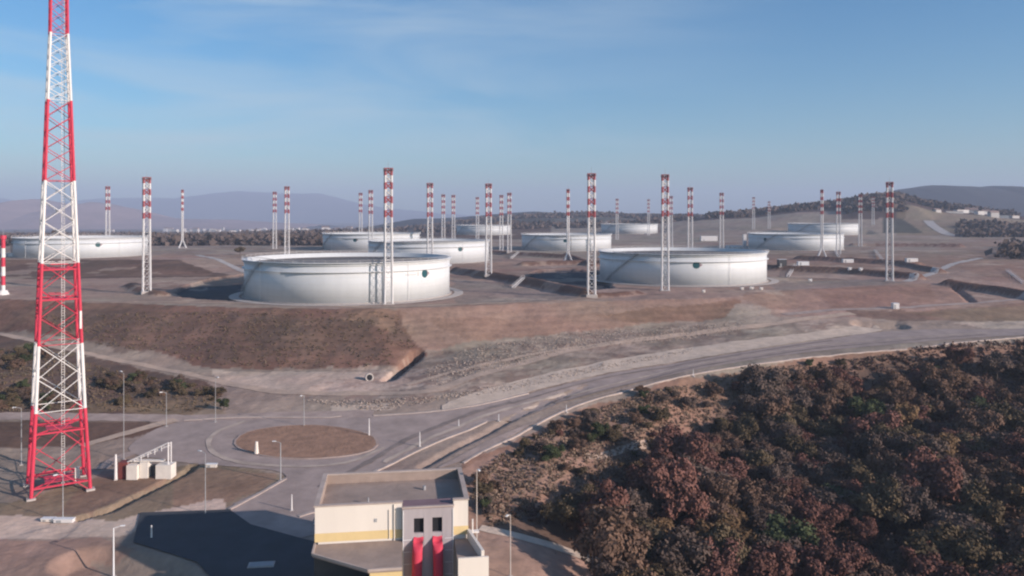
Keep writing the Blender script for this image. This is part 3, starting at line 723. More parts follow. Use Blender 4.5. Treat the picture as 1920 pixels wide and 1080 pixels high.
MASTS = [ # px, ytop, base y or None, flared, label
 (728,316,570,0,'tallest-looking lighting mast, standing in front of the nearest white tank'),
 (275,333,547,0,'lighting mast with its foot on bare ground just right of the far left cream tank'),
 (202,350,None,0,'slim mast behind the far left tank, right beside the red and white lattice tower'),
 (342,356,465,1,'white mast with a flared foot, alone on bare ground right of the far left tank'),
 (515,360,None,0,'thin mast beyond the left end of the nearest tank, left one of a close pair'),
 (538,350,None,0,'red-topped mast beyond the left end of the nearest tank, thicker one of a close pair'),
 (676,362,None,0,'thin mast behind the small grey-white tank, left one of two'),
 (695,357,None,0,'thin mast behind the small grey-white tank, right one of two'),
 (806,344,None,0,'banded mast rising behind the right half of the nearest tank'),
 (831,365,None,0,'faint slim mast just right of the banded mast behind the nearest tank'),
 (850,366,None,0,'slim mast left of the distant small middle tank'),
 (916,345,515,0,'banded mast standing before the right edge of the tank directly behind the nearest one'),
 (895,370,None,0,'very faint mast just left of the distant small middle tank mast pair'),
 (940,366,None,0,'faint distant mast over the distant small middle tank'),
 (955,362,472,0,'dark-topped mast at the right edge of the distant small middle tank'),
 (1065,355,None,1,'mast with a flared foot rising behind the centre of the middle tank'),
 (1109,326,553,0,'big red-topped mast beside the left edge of the front right tank'),
 (1157,373,None,0,'faint distant mast at the left end of the distant tank with the ladder seam'),
 (1216,374,None,0,'faint distant mast at the right end of the distant tank with the ladder seam'),
 (1247,328,545,0,'big red-topped mast standing in front of the front right tank'),
 (1258,368,None,0,'thin dark mast half hidden just right of the big mast before the front right tank'),
 (1294,352,None,0,'mast rising behind the front right tank below the low ridge'),
 (1353,362,None,0,'white mast behind the right end of the front right tank before the bare hillside'),
 (1413,370,None,0,'slim mast behind the left end of the half shaded right tank'),
 (1442,378,None,0,'faint mast before the bare hillside, behind the half shaded right tank'),
 (1541,356,None,1,'flared white mast in front of the distant tank below the wooded hill'),
 (1572,360,None,0,'mast at the right edge of the half shaded right tank'),
 (1613,365,462,0,'mast on bare ground right of the half shaded right tank'),
 (1637,369,None,0,'slim mast before the wooded hill, left of the big rightmost mast'),
 (1668,342,527,0,'big rightmost mast with a red top, standing on the right embankment'),
]
for px, yt, yb, fl, lab in MASTS:
    if yb: x, y, z = hitf(px, yb)
    else:
        z = 2.0
        for _ in range(8): y = min(1180, 1500*(19+z)/(405-yt)); x = (px-960)/1500*y; z = hz(x, y)
        # keep masts out of the tanks
        for k, c in TC.items():
            d = math.hypot(x-c[0], y-c[1])
            if d < 56: y = c[1]+60 if y > c[1] else c[1]-60; x = (px-960)/1500*y; z = hz(x, y)
    p = proto2 if fl else proto
    o = p if not used[fl] else copy_tree(p); used[fl] = True
    o.location = (x, y, z); o.rotation_euler = (0, 0, math.atan2(-x, y)+R(6))
    H = HC + (405-yt)/1500*y - z; o.scale = (1, 1, max(0.55, min(1.25, H/54.0)))
    tag(o, lab, 'light mast', MG)

# ------------------------------------------------------------------ the big lattice tower
x, y, z = hitf(110, 933)
x *= (y+5.6)/y; tw = empty('lattice_tower', (x, y+5.6, z), math.atan2(-x, y)+R(4)); ty = y+5.6
tw.scale = (0.86, 0.86, 1); tag(tw, 'tall red and white banded lattice tower at the left, its top cut off', 'lattice tower')
def zpy(py): return HC-(py-405)/1500.0*y - z
def twd(zz): return 11.9 if zz <= 0 else np.interp(zz, [0, zpy(775), zpy(650), zpy(495), zpy(337), zpy(182), zpy(52), zpy(-160)], [11.9,9.9,8.7,7.35,5.9,4.7,3.55,3.0])
bands = [(935,775,'red'),(775,650,'white'),(650,495,'red'),(495,337,'white'),(337,182,'red'),(182,52,'white'),(52,-110,'red')]
for yb, yt, cname in bands:
    z0, z1 = zpy(yb) if yb != 935 else 0.0, zpy(yt)
    npan = {935:2,775:2,650:3,495:4,337:5,182:6,52:7}[yb]
    lg = [MB() for _ in range(4)]; br = MB(); rad = np.interp(z0, [0, 95], [0.40, 0.25])
    for k in range(npan):
        a = z0+(z1-z0)*k/npan; b = z0+(z1-z0)*(k+1)/npan; wa, wb = twd(a)/2, twd(b)/2
        ca = [(-wa,-wa,a),(wa,-wa,a),(wa,wa,a),(-wa,wa,a)]; cb = [(-wb,-wb,b),(wb,-wb,b),(wb,wb,b),(-wb,wb,b)]
        bt = np.interp(a, [0, 95], [0.10, 0.065])
        for i in range(4):
            j = (i+1)%4; lg[i].tube(ca[i], cb[i], rad, n=8)
            br.tube(ca[i], cb[j], bt, n=5); br.tube(ca[j], cb[i], bt, n=5)
            if k == 0 and z0 > 0: br.tube(ca[i], ca[j], bt*0.9, n=5)
    if cname == 'red' and yb in (935, 650):
        for zz in ([z0+(z1-z0)*0.12, z0+(z1-z0)*0.75] if yb == 935 else [z0+(z1-z0)*0.55, z0+(z1-z0)*0.92]):
            w = twd(zz)/2; cs = [(-w,-w,zz),(w,-w,zz),(w,w,zz),(-w,w,zz)]
            for i in range(4): br.tube(cs[i], cs[(i+1)%4], 0.2, n=5)
            br.tube(cs[0], cs[2], 0.14, n=5); br.tube(cs[1], cs[3], 0.14, n=5)
            br.box(-w*0.5, w*0.5, -w*0.5, w*0.5, zz, zz+0.12)
            for s in (-1, 1):
                br.box(-w*0.5, w*0.5, s*w*0.5-0.05, s*w*0.5+0.05, zz+0.9, zz+1.05)
    [l_.build('leg', M[cname], tw) for l_ in lg]; br.build('cross_bracing', M[cname], tw)
ld = MB(); 
for s in (-0.3, 0.3): ld.tube((s+0.9, 0, 0.2), (s+0.9, 0, zpy(-100)), 0.06, n=4)
for i in range(0, 190): ld.tube((0.6, 0, 0.5+i*0.52), (1.2, 0, 0.5+i*0.52), 0.035, n=3)
ld.build('ladder', M['white'], tw)
for sx_ in (-1,1):
    for sy_ in (-1,1): MB().box(sx_*5.95-0.9, sx_*5.95+0.9, sy_*5.95-0.9, sy_*5.95+0.9, -1.5, 0.4).build('foundation', M['concrete'], tw)
pn = MB(); pn.box(3.9, 4.35, -4.6, -4.2, zpy(622), zpy(588)); pn.build('panel_antenna', M['white'], tw)
pn = MB(); pn.box(3.2, 4.2, -2, -1.2, 0.6, 4.0); pn.build('cabinet', M['box'], tw)

# ------------------------------------------------------------------ pump building with riser block and red pipes
g0 = hz(-27.6, 112); bz = -20.2; top = -5.6 - bz
bl = empty('pump_building', (-27.6, 112.0, bz), R(8))
tag(bl, 'cream flat-roofed pump building with a yellow band, cut off by the bottom edge', 'building')
Wd, Dp = 21.5, 14.2; pt = 0.45; rz_ = top-1.5; yb0 = top-5.1; yb1 = top-3.9
wl = MB()
wl.box(0, 12.1, 0, pt, yb1, top-0.15); wl.box(0, Wd, Dp-pt, Dp, -1, top-0.15); wl.box(0, pt, pt, Dp-pt, -1, top-0.15)
wl.box(Wd-pt, Wd, pt, Dp-pt, -1, top-0.15); wl.box(19.4, Wd, 0, pt, yb1, top-0.15); wl.box(pt, Wd-pt, 0.02, pt, -1, yb0)
wl.build('wall', M['cream'], bl)
yb_ = MB(); yb_.box(-0.03, 12.1, -0.04, pt, yb0, yb1-0.003); yb_.build('yellow_band', M['yellow'], bl); MB().box(19.4, Wd+0.03, -0.04, pt, yb0, yb1-0.003).build('yellow_band', M['yellow'], bl)
cp = MB()
for b in ((-0.15,12.2,-0.15,pt+0.1), (-0.15,pt+0.1,pt+0.1,Dp-pt-0.1), (-0.15,Wd+0.15,Dp-pt-0.1,Dp+0.15), (Wd-pt-0.1,Wd+0.15,pt+0.1,Dp-pt-0.1), (19.3,Wd+0.15,-0.15,pt+0.1)):
    cp.box(*b, top-0.15, top+0.02)
cp.build('parapet_coping', M['kerb'], bl)
rf = MB(); rf.box(pt, Wd-pt, pt, Dp-pt, rz_-0.4, rz_); rfo = rf.build('roof', M['roof'], bl); up = MB(); up.box(pt, Wd-pt, Dp-pt-0.06, Dp-pt-0.003, rz_+0.003, top-0.2); up.build('roof_upturn', M['roof'], rfo); up = MB(); up.box(Wd-pt-0.06, Wd-pt-0.003, pt, Dp-pt-0.07, rz_+0.003, top-0.2); up.build('roof_upturn', M['roof'], rfo); up = MB(); up.box(pt+0.003, pt+0.06, pt, Dp-pt-0.07, rz_+0.003, top-0.2); up.build('roof_upturn', M['roof'], rfo)
MB().tube((7.2,4.0,rz_),(7.2,4.0,rz_+0.9),0.12,n=8).build('roof_vent', M['grey'], rfo); MB().tube((15.5,9.0,rz_),(15.5,9.0,rz_+0.6),0.25,n=8).build('roof_vent', M['grey'], rfo)
vt = MB(); vt.box(8.2,8.6,-0.06,0.0,top-2.7,top-2.2); vt.build('wall_vent', M['grey'], bl)
dp = MB(); dp.tube((11.0,-0.12,0.0),(11.0,-0.12,top-0.3),0.08,n=6); dp.tube((10.3,-0.12,yb0),(10.3,-0.12,top-1.0),0.05,n=6); dp.build('drainpipe', M['cream'], bl)
# riser block: a grey panelled front with two real openings
u0, u1, vf = 12.15, 19.35, -0.75
rb = MB(); zt = top-0.85
o1 = (13.75, 15.15); o2 = (16.35, 17.75); oz0, oz1 = top-4.3, top-2.2
for a, b in ((u0, o1[0]), (o1[1], o2[0]), (o2[1], u1)): rb.box(a, b, vf, vf+0.4, -1, zt-0.003)
for o_ in (o1, o2): rb.box(o_[0], o_[1], vf+0.02, vf+0.4, oz1, zt-0.003); rb.box(o_[0], o_[1], vf+0.03, vf+0.4, -1, oz0)
rb.box(u0, u0+0.3, vf+0.4, 0.3, -1, zt-0.003); rb.box(u1-0.3, u1, vf+0.4, 0.3, -1, zt-0.003)
rb.build('riser_wall', M['panel'], bl)
inn = MB(); inn.box(u0+0.35, u1-0.35, vf+0.42, vf+0.72, -1, zt-0.3); inn.build('riser_interior', M['black'], bl)
rr_ = MB(); rr_.box(u0+0.02, u1-0.02, vf+0.05, 2.6, zt, zt+0.12); rr_.build('riser_roof', mat('plum_roof', (0.20,0.13,0.145), 0.9, 0.15, 0.5), bl)
rc = MB(); rc.box(u0-0.1, u1+0.1, vf-0.15, vf+0.3, zt+0.125, zt+0.32); rc.build('parapet_coping', M['kerb'], bl)
gl = MB()
for k in range(6):
    zz = oz0-0.9-k*1.7; gl.box(u0+0.1, o1[0]-0.25, vf-0.05, vf, zz-0.03, zz+0.03); gl.box(o2[1]+0.35, u1-0.1, vf-0.05, vf, zz-0.03, zz+0.03)
for q in (u0+0.04, u1-0.12): gl.box(q, q+0.1, vf-0.09, vf, 0, zt-0.2)
gl.build('panel_joint', M['girder'], bl)
for cxp, dx in ((14.4, -0.35), (17.05, 0.1)):
    pp = MB(); ptsx = [(cxp, vf+0.35, oz0-0.55), (cxp, vf-0.1, oz0-0.72), (cxp+dx*0.3, vf-0.75, oz0-1.3), (cxp+dx*0.5, vf-0.95, oz0-2.2), (cxp+dx, vf-1.0, -0.5)]
    n = 20; vv = []; prev = None
    for i, p in enumerate(ptsx):
        a = Vector(ptsx[max(i-1,0)]); c = Vector(ptsx[min(i+1,len(ptsx)-1)]); q = (c-a).to_track_quat('Z','X')
        for j in range(n):
            t = 2*math.pi*j/n; vv.append(tuple(Vector(p)+Vector((0.70*math.cos(t), 0, 0))+ (q @ Vector((0, 0.0, 0))) + Vector((0, 0.70*math.sin(t)*abs((c-a).normalized().z), 0.70*math.sin(t)*abs((c-a).normalized().y)))))
    ff = [(i*n+j, i*n+(j+1)%n, (i+1)*n+(j+1)%n, (i+1)*n+j) for i in range(len(ptsx)-1) for j in range(n)]
    pp.add(vv, ff); pp.build('red_pipe', M['pipe'], bl, smooth=True)
# lower wings
zw = -11.0-bz
lw = MB(); poly = [(0.02,-0.02),(0.02,-3.4),(7.7,-9.4),(12.1,-9.4),(12.1,-0.02)]; lw.prism(poly, zw-0.35, zw); lw.build('wing_roof', M['roof'], bl)
ed = MB()
for a, b in zip(poly[0:3], poly[1:4]):
    d = Vector((b[0]-a[0], b[1]-a[1])); an = math.atan2(d.y, d.x); ed.obox(((a[0]+b[0])/2,(a[1]+b[1])/2,zw+0.05), d.length/2, 0.14, 0.16, an)
ed.build('roof_edge', M['kerb'], bl)
ww = MB(); ww.box(7.9, 12.08, -9.3, -9.0, -1, zw-0.36); ww.box(7.9, 8.2, -8.98, -0.05, -1, zw-0.36); ww.build('wing_wall', M['yellow'], bl); MB().box(0.1, 7.88, -2.0, -1.7, -1, zw-0.36).build('shade_dark_wall', M['dark'], bl)  # dark wall colour stands in for the shade under the wing roof
lo = MB(); lo.box(-0.6, 7.6, -10.0, -2.2, zw-4.6, zw-4.3); lo.build('porch_roof', M['concrete'], bl)
rw = MB(); rw.prism([(19.5,-0.05),(19.5,-7.6),(22.6,-7.6),(21.3,-0.05)], zw-0.6, zw-0.3); rw.build('wing_roof', M['roof'], bl)
rp = MB(); rp.prism([(21.35,0.1),(22.65,-7.6),(23.05,-7.6),(21.75,0.1)], -1, zw+1.0); rp.prism([(19.5,-7.62),(19.5,-7.95),(23.6,-7.95),(23.6,-7.62)], -1, zw+0.25); rp.build('wing_wall', M['cream'], bl)
cr = MB(); cr.box(22.0,23.2,1.2,2.0,top-5.5,top-5.3); cr.tube((22.2,0.6,top-7),(22.2,0.6,top-3.2),0.1,n=6); cr.build('bracket', M['white'], bl)

# ------------------------------------------------------------------ lamp posts and poles
def pole(name, label, cat, px, pyb, pyt, r=0.09, arm=0, lamp=True, m='grey', group=None):
    x, y, z = hitf(px, pyb); h = (pyb-pyt)/1500*y
    o = empty(name, (x, y, z), random.uniform(0, 6)); tag(o, label, cat, group)
    mb = MB(); mb.tube((0,0,-0.3),(0,0,h),r*1.3,r*0.7,n=8); mb.build('pole', M[m], o)
    MB().box(-0.35,0.35,-0.35,0.35,-0.4,0.15).build('base', M['concrete'], o)
    if lamp:
        a = MB(); a.tube((0,0,h-0.05),(1.1,0,h+0.3),0.05,n=6); ar = a.build('arm', M[m], o); l = MB(); l.box(1.0,1.7,-0.15,0.15,h+0.22,h+0.36); l.build('lamp_head', M['girder'], ar)
PG = 'slender street lamps and poles round the yards and roads'
pole('street_lamp','slender street lamp on the corner left of the pump building roof','street lamp',526,902,830,0.13,group=PG)
pole('street_lamp','thin pole in the brown grass between the dark ditch and the building shadow','street lamp',385,965,850,0.07,group=PG)
pole('street_lamp','tall thin pole left of the substation, in front of the scrub','street lamp',232,862,700,0.07,group=PG)
pole('street_lamp','thin pole on the left road beside the lattice tower','street lamp',40,872,765,0.08,group=PG)
pole('street_lamp','thin pole on the road verge in the dry grass left of the round island','street lamp',312,800,736,0.07,group=PG)
pole('street_lamp','thin pole above the parked blocks, right of the scrub','street lamp',404,792,708,0.07,group=PG)
pole('street_lamp','thin pole at the back kerb of the round island','street lamp',570,800,742,0.09,group=PG)
pole('street_lamp','short white post at the right tip of the round island','street lamp',692,818,785,0.14,lamp=False,m='white',group=PG)
pole('street_lamp','short white post on the road between the island and the inner kerb','street lamp',787,838,810,0.13,lamp=False,m='white',group=PG)
pole('street_lamp','thin pole right of the cream building roof','street lamp',894,1072,880,0.09,m='concrete',group=PG)
pole('street_lamp','thin pole at the lower edge, on the pale path beside the dark trees','street lamp',957,1082,965,0.09,m='concrete',group=PG)
pole('street_lamp','thin pole standing in the dark shadow at the lower left','street lamp',213,1082,990,0.12,m='girder',group=PG)
pole('street_lamp','thin pole in front of the lattice tower foot with a white block at its base','street lamp',118,978,890,0.08,group=PG)
pole('bollard','short white post on the asphalt left of the pump building','bollard',547,958,927,0.13,lamp=False,m='white')
pole('bollard','short pale post in the building shadow','bollard',284,1010,985,0.15,lamp=False,m='white')
pole('gate_post','white post standing at the left end of the substation','post',217,900,852,0.28,lamp=False,m='white')
pole('marker_post','pale broad post standing on the left part of the round island','post',481,852,828,0.42,lamp=False,m='box')
pole('street_lamp','dark thin pole on the slope above the left track','street lamp',1108,850,800,0.01,group=PG) if 0 else None
for i, (px, py) in enumerate(((1062,773),(1300,706),(935,790),(860,800))):
    pole('road_post','short roadside post beside the lower kerb','post',px,py,py-14,0.08,lamp=False,m='girder',group='roadside posts')

# ------------------------------------------------------------------ substation, containers and other yard things
x, y, z = hitf(272, 900); sb = empty('substation', (x, y, z), R(0)); tag(sb, 'small open substation of cream cabinets under a sloping white pipe frame', 'substation')
s = 1500/y
def bx(name, m, x0, x1, z0, z1, y0, y1, root=sb): MB().box(x0, x1, y0, y1, z0, z1).build(name, M[m], root)
bx('cabinet','box',-3.9,-1.7,0,3.0,0,2.2); bx('cabinet','box',-1.6,0.1,0,3.3,1.0,2.8); bx('cabinet','box',2.0,5.2,0,2.9,0.4,3.0)
bx('cabinet','rust',-5.9,-4.1,0,3.4,0.6,2.8); bx('doorway','dark',0.2,1.9,0,2.4,2.2,2.8)
lt = MB(); lt.box(-3.9,3.2,1.4,2.4,3.35,3.6); lt.build('beam', M['box'], sb)
fr = MB(); a = (-4.2,1.2,3.4); b = (4.3,1.2,7.4)
fr.tube(a,b,0.13,n=6); fr.tube((-4.2,2.6,3.0),(4.3,2.6,6.6),0.13,n=6); fr.tube((4.3,1.2,0),(4.3,1.2,7.4),0.16,n=6); fr.tube((4.3,2.6,0),(4.3,2.6,7.2),0.13,n=6); fr.tube((-4.2,1.2,0),(-4.2,1.2,3.5),0.13,n=6)
for i in range(7):
    t = i/6; q = [a[j]+(b[j]-a[j])*t for j in range(3)]; fr.tube(q,(q[0],2.6,q[2]-0.5),0.08,n=5)
    if i: fr.tube(q,(q[0],1.2,max(3.4,q[2]-1.1)),0.08,n=5)
fr.build('pipe_frame', M['white'], sb)

def container(name, label, cat, px, py, w, d, h, m, rz=0, group=None, ribs=True):
    x, y, z = hitf(px, py); o = empty(name, (x, y, z), rz); tag(o, label, cat, group)
    b = MB(); b.box(-w/2,w/2,0,d,0.15,h); b.build('body', M[m], o)
    r_ = MB(); r_.box(-w/2-0.08,w/2+0.08,-0.08,d+0.08,h+0.003,h+0.14); r_.build('roof', M['girder'], o)
    f_ = MB(); f_.box(-w/2+0.2,w/2-0.2,0.2,d-0.2,-0.6,0.146); f_.build('plinth', M['concrete'], o)
    dr = MB(); dr.box(-w*0.35,-w*0.35+min(1.0,w*0.25),-0.05,0,0.2,min(2.1,h*0.8)); dr.build('door', M['grey'], o)
container('storage_hut','white low hut on the bare ground right of the half shaded tank, left of two','hut',1591,493,7.5,3,2.6,'white',group='white huts behind the right dike')
container('storage_hut','white low hut furthest to the right on the bare ground, beyond the big rightmost mast','hut',1711,492,7.5,3,2.6,'white',group='white huts behind the right dike')
container('storage_hut','small white box among the pipes below the half shaded tank','hut',1507,498,7.5,3,2.6,'girder')
container('storage_hut','low white hut at the far left edge beside the striped pole','hut',22,482,11,5,2.6,'white')
container('storage_hut','pale long low hut behind the front right tank near two masts','hut',1378,465,16,5,2.6,'girder')
container('valve_box','white small box on the dike top, left of two','box',1594,507,1.8,1.8,1.6,'white',group='small white boxes on the dike')
container('valve_box','white small box on the dike top, right of two','box',1615,508,1.8,1.8,1.6,'white',group='small white boxes on the dike')
container('valve_box','white small box on the gravel just right of the front right tank','box',1520,528,1.6,1.6,1.2,'white')
container('guard_box','small bright white box beside the road below the right embankment','box',1681,580,2.4,2.2,2.4,'white')
container('concrete_block','white block at the foot of the thin pole before the lattice tower','block',118,982,3.4,0.9,0.7,'white')
container('concrete_block','left one of two pale blocks on the edge of the pale track','block',88,980,2.2,0.9,0.6,'box')
container('pipe_rack','white curved shelter roof on the hillside behind the front right tank','shelter',1330,452,20,6,6,'white')
container('pump_shed','dark small shed under the half shaded tank','shed',1468,500,5,4,4.5,'dark')
container('signboard','pale low cabinet at the right edge of the brown verge','cabinet',396,878,2.2,0.7,0.8,'box')
container('white_tower_box','small white upright cabin at the left edge of the half shaded tank','cabin',1397,462,3.2,3.2,13,'white')
for i, (px, py, w) in enumerate(((1392,541,1.4),(1410,540,1.8),(1428,541,1.4),(1320,546,1.2))):
    container('valve_box','small pale valve box at the foot of the front right tank','box',px,py+3,w,1.2,1.1,'box',group='valve boxes at the tank feet')
# dike crossing stairs
def stairs(label, p0, p1, w=1.4):
    a = hitf(*p0); b = hitf(*p1); o = empty('dike_stair', a); tag(o, label, 'stair', 'white crossing stairs on the dikes')
    d = Vector(b)-Vector(a); mb = MB(); q = Vector((-d.y, d.x, 0)).normalized()*w/2; up = Vector((0,0,0.45))
    n = 14
    for s_ in (-1, 1): mb.tube(tuple(q*s_+up), tuple(d+q*s_+up), 0.14, n=5); mb.tube(tuple(q*s_+up*3.2), tuple(d+q*s_+up*3.2), 0.08, n=5)
    mb.build('stringer', M['white'], o); st = MB()
    for i in range(n+1):
        p = d*(i/n)+up; st.obox(tuple(p), 0.25, w/2, 0.04, math.atan2(d.y, d.x))
    st.build('tread', M['white'], o)
stairs('pale stair crossing the dark dike between the two front tanks', (962,541), (982,522))
stairs('pale stair up the dike at the tank behind, beside the banded mast', (958,486), (972,474))
stairs('pale stair on the dark dike right of the front right tank', (1477,521), (1492,498))
stairs('pale stair down the red slope below the half shaded tank, left of two', (1577,491), (1565,470))
stairs('pale stair on the red slope left of the big rightmost mast', (1656,490), (1640,470))
stairs('pale stair down the slope at the far right edge', (1920,533), (1888,508))
# striped pole at the left edge
x, y, z = hitf(6, 552); sp = empty('striped_mast', (x, y, z)); tag(sp, 'short thick red and white striped mast at the left edge', 'mast')
mb = MB(); hh = 104/1500*y
for k in range(6): mb.m = (k+1) % 2; mb.tube((0,0,hh*k/6),(0,0,hh*(k+1)/6),0.85,0.8,n=14)
mb.build('striped_tube', [M['red'], M['white']], sp)
MB().tube((0,0,-1),(0,0,1.8),3.0,1.6,n=16).build('base', M['white'], sp)
mb = MB(); mb.tube((0,0,hh),(0,0,hh+1.6),1.3,1.2,n=14); mb.build('lamp_head', M['red'], sp); MB().tube((0,0,hh+1.6),(0,0,hh+4.5),0.07,n=5).build('rod', M['grey'], sp)
# culvert head in the embankment foot
x, y, z = hitf(692, 712); cv = empty('culvert', (x, y, z), R(-15)); tag(cv, 'dark culvert mouth in the gravel at the foot of the embankment', 'culvert')
MB().ring([(0.9,-0.5),(1.25,-0.5),(1.25,1.0),(0.9,1.0)], n=20).build('concrete_ring', M['concrete'], cv); MB().tube((0,0,-0.4),(0,0,0.9),0.88,n=20).build('opening', M['black'], cv)
cv.rotation_euler = (R(80), 0, R(20)); cv.location = (x, y, z+0.7)
# sunken dark hatch in the building shadow
x, y, z = hitf(490, 1062); ht = empty('hatch', (x, y, z), R(8)); tag(ht, 'grey flat hatch lying in the shadow left of the pump building', 'hatch')
MB().box(-2.0,2.0,-1.0,1.0,0,0.35).build('frame', M['concrete'], ht); MB().box(-1.7,1.7,-0.8,0.8,0.353,0.42).build('lid', M['grey'], ht)

# ------------------------------------------------------------------ far houses
wallm, roofm = M['house'], M['hroof']
def house(label, px, Y, w, d, h, group, flat=False):
    x = (px-960)/1500*Y; z = hz(x, Y); o = empty('house', (x, Y, z), random.uniform(-0.4, 0.4)); tag(o, label, 'house', group)
    MB().box(-w/2,w/2,0,d,-3,h).build('wall', wallm, o); r_ = MB()
    if flat: r_.box(-w/2-0.3,w/2+0.3,-0.3,d+0.3,h+0.01,h+0.5)
    else: r_.add([(-w/2-0.5,-0.5,h+0.01),(w/2+0.5,-0.5,h+0.01),(w/2+0.5,d+0.5,h+0.01),(-w/2-0.5,d+0.5,h+0.01),(-w/2-0.5,d/2,h+w*0.22),(w/2+0.5,d/2,h+w*0.22)], [(0,3,2,1),(0,1,5,4),(2,3,4,5),(0,4,3),(1,2,5)])
    r_.build('roof', roofm, o)
for i in range(85):
    px = random.choice([random.uniform(300, 660), random.uniform(600, 800), random.uniform(150, 900)]); Y = random.uniform(2900, 4600)
    house('pale building of the distant town on the plain', px, Y, random.uniform(10, 30), random.uniform(10, 16), random.uniform(6, 17), 'buildings of the distant town', random.random() < 0.6)
for i, (px, Y, w, h) in enumerate(((1806,1500,26,6),(1822,1520,22,5),(1840,1480,14,7),(1866,1450,16,9),(1880,1480,20,5),(1760,1450,12,5),(1790,1480,30,4),(1850,1530,14,6),(1905,1500,18,5))):
    house('pale farm building on the rise below the purple hill', px, Y, w, 10, h, 'farm buildings below the hill', i % 2 == 0)

# ------------------------------------------------------------------ trees
def leaf_mat(name, c, tr=0.0):
    return mat(name, c, 0.9, 0.30, 0.45, obj_var=0.22, det=3, spec=0.1)
LM = dict(brown=leaf_mat('brown_leaves', (0.130,0.080,0.058)), red=leaf_mat('red_brown_leaves', (0.140,0.068,0.055)), olive=leaf_mat('olive_leaves', (0.098,0.072,0.044)),
          dull=leaf_mat('grey_brown_leaves', (0.114,0.081,0.068)), green=leaf_mat('dark_green_leaves', (0.055,0.066,0.032)), ochre=leaf_mat('ochre_leaves', (0.16,0.100,0.055)))
def crown_mesh(name, seed, R0, H0, nl, leaf, m, lobes=9):
    r = np.random.default_rng(seed); cs = []
    for i in range(lobes):
        a = r.uniform(0, 6.28); rr = R0*0.78*math.sqrt(r.random()); cs.append((rr*math.cos(a), rr*math.sin(a), H0*r.uniform(0.28, 0.82), R0*r.uniform(0.18, 0.42), H0*r.uniform(0.10, 0.24)))
    cs.append((0, 0, H0*0.5, R0*0.5, H0*0.30))
    cs = np.array(cs); w = cs[:, 3]**2; pick = r.choice(len(cs), nl, p=w/w.sum()); c = cs[pick]
    d = r.normal(size=(nl, 3)); d /= np.linalg.norm(d, axis=1)[:, None]; d[:, 2] = np.where(d[:, 2] < -0.3, -d[:, 2], d[:, 2])
    rad = r.uniform(0.55, 1.06, nl)**0.5 * (1+0.20*r.normal(size=nl))
    P = np.stack([c[:,0]+d[:,0]*c[:,3]*rad, c[:,1]+d[:,1]*c[:,3]*rad, c[:,2]+d[:,2]*c[:,4]*rad], 1)
    t1 = r.normal(size=(nl, 3)); nrm = d + 0.55*r.normal(size=(nl, 3)); nrm /= np.linalg.norm(nrm, axis=1)[:, None]
    t1 -= (t1*nrm).sum(1)[:, None]*nrm; t1 /= np.linalg.norm(t1, axis=1)[:, None]; t2 = np.cross(nrm, t1)
    s = leaf*r.uniform(0.6, 1.4, nl)[:, None]
    V = np.stack([P-t1*s-t2*s*0.6, P+t1*s-t2*s*0.5, P+t1*s*0.7+t2*s*0.7, P-t1*s*0.8+t2*s*0.6], 1).reshape(-1, 3)
    me = bpy.data.meshes.new(name); me.vertices.add(len(V)); me.vertices.foreach_set('co', V.ravel().astype(np.float32))
    me.loops.add(nl*4); me.loops.foreach_set('vertex_index', np.arange(nl*4, dtype=np.int32)); me.polygons.add(nl)
    me.polygons.foreach_set('loop_start', np.arange(0, nl*4, 4, dtype=np.int32)); me.polygons.foreach_set('loop_total', np.full(nl, 4, np.int32))
    me.update(calc_edges=True); me.materials.append(m); return me, cs
def trunk_mesh(name, seed, H0, cs):
    r = random.Random(seed); mb = MB(); top_ = (r.uniform(-.3,.3), r.uniform(-.3,.3), H0*0.5)
    mb.tube((0,0,-0.8),(top_[0]*0.5,top_[1]*0.5,H0*0.25),0.035*H0,0.026*H0,n=7); mb.tube((top_[0]*0.5,top_[1]*0.5,H0*0.25),top_,0.026*H0,0.014*H0,n=6)
    for c in cs[:6]: mb.tube((top_[0]*0.6,top_[1]*0.6,H0*r.uniform(0.22,0.42)), (c[0]*0.8,c[1]*0.8,c[2]), 0.014*H0, 0.004*H0, n=5)
    me = bpy.data.meshes.new(name); me.from_pydata(mb.v, [], mb.f); me.materials.append(M['bark']); me.update(); return me
KINDS = ['brown','red','olive','dull','green','ochre']
PROT = {}
for ki, kn in enumerate(KINDS):
    PROT[kn] = []
    for q in range(3 if kn in ('brown','red','dull','olive') else 2):
        cm, cs = crown_mesh('crown', 100+ki*10+q, 4.2, 7.0, 6500, 0.19, LM[kn], 15+q*4); PROT[kn].append((cm, trunk_mesh('trunk', q, 7.6, cs)))
def plant(name, label, cat, group, x, y, kn, s, sz=None, sink=0.0):
    cm, tm = random.choice(PROT[kn]); o = empty(name, (x, y, hz(x, y)-sink), random.uniform(0, 6.28)); sq = random.uniform(0.85, 1.2); o.scale = (s*sq, s/sq, sz or s*random.uniform(0.7, 1.3)); tag(o, label, cat, group)
    for nm, me in (('trunk', tm), ('crown', cm)):
        c = bpy.data.objects.new(nm, me); COL.objects.link(c); c.parent = o
KL = dict(brown='brown-leaved', red='reddish-brown', olive='dull olive', dull='bare-looking grey-brown', green='dark green', ochre='ochre-yellow')
def wood_poly_px(): return [(905,1005),(960,960),(1080,940),(1110,905),(1210,900),(1230,835),(1330,800),(1370,760),(1425,712),(1560,690),(1640,672),(1760,648),(1920,640),(2060,632),(2060,1330),(900,1330)]
wpoly = [hitf(px, py)[:2] for px, py in wood_poly_px() if py < 1200] + [(85, 100), (4, 100)]
placed = []; tries = 0; W_ = []
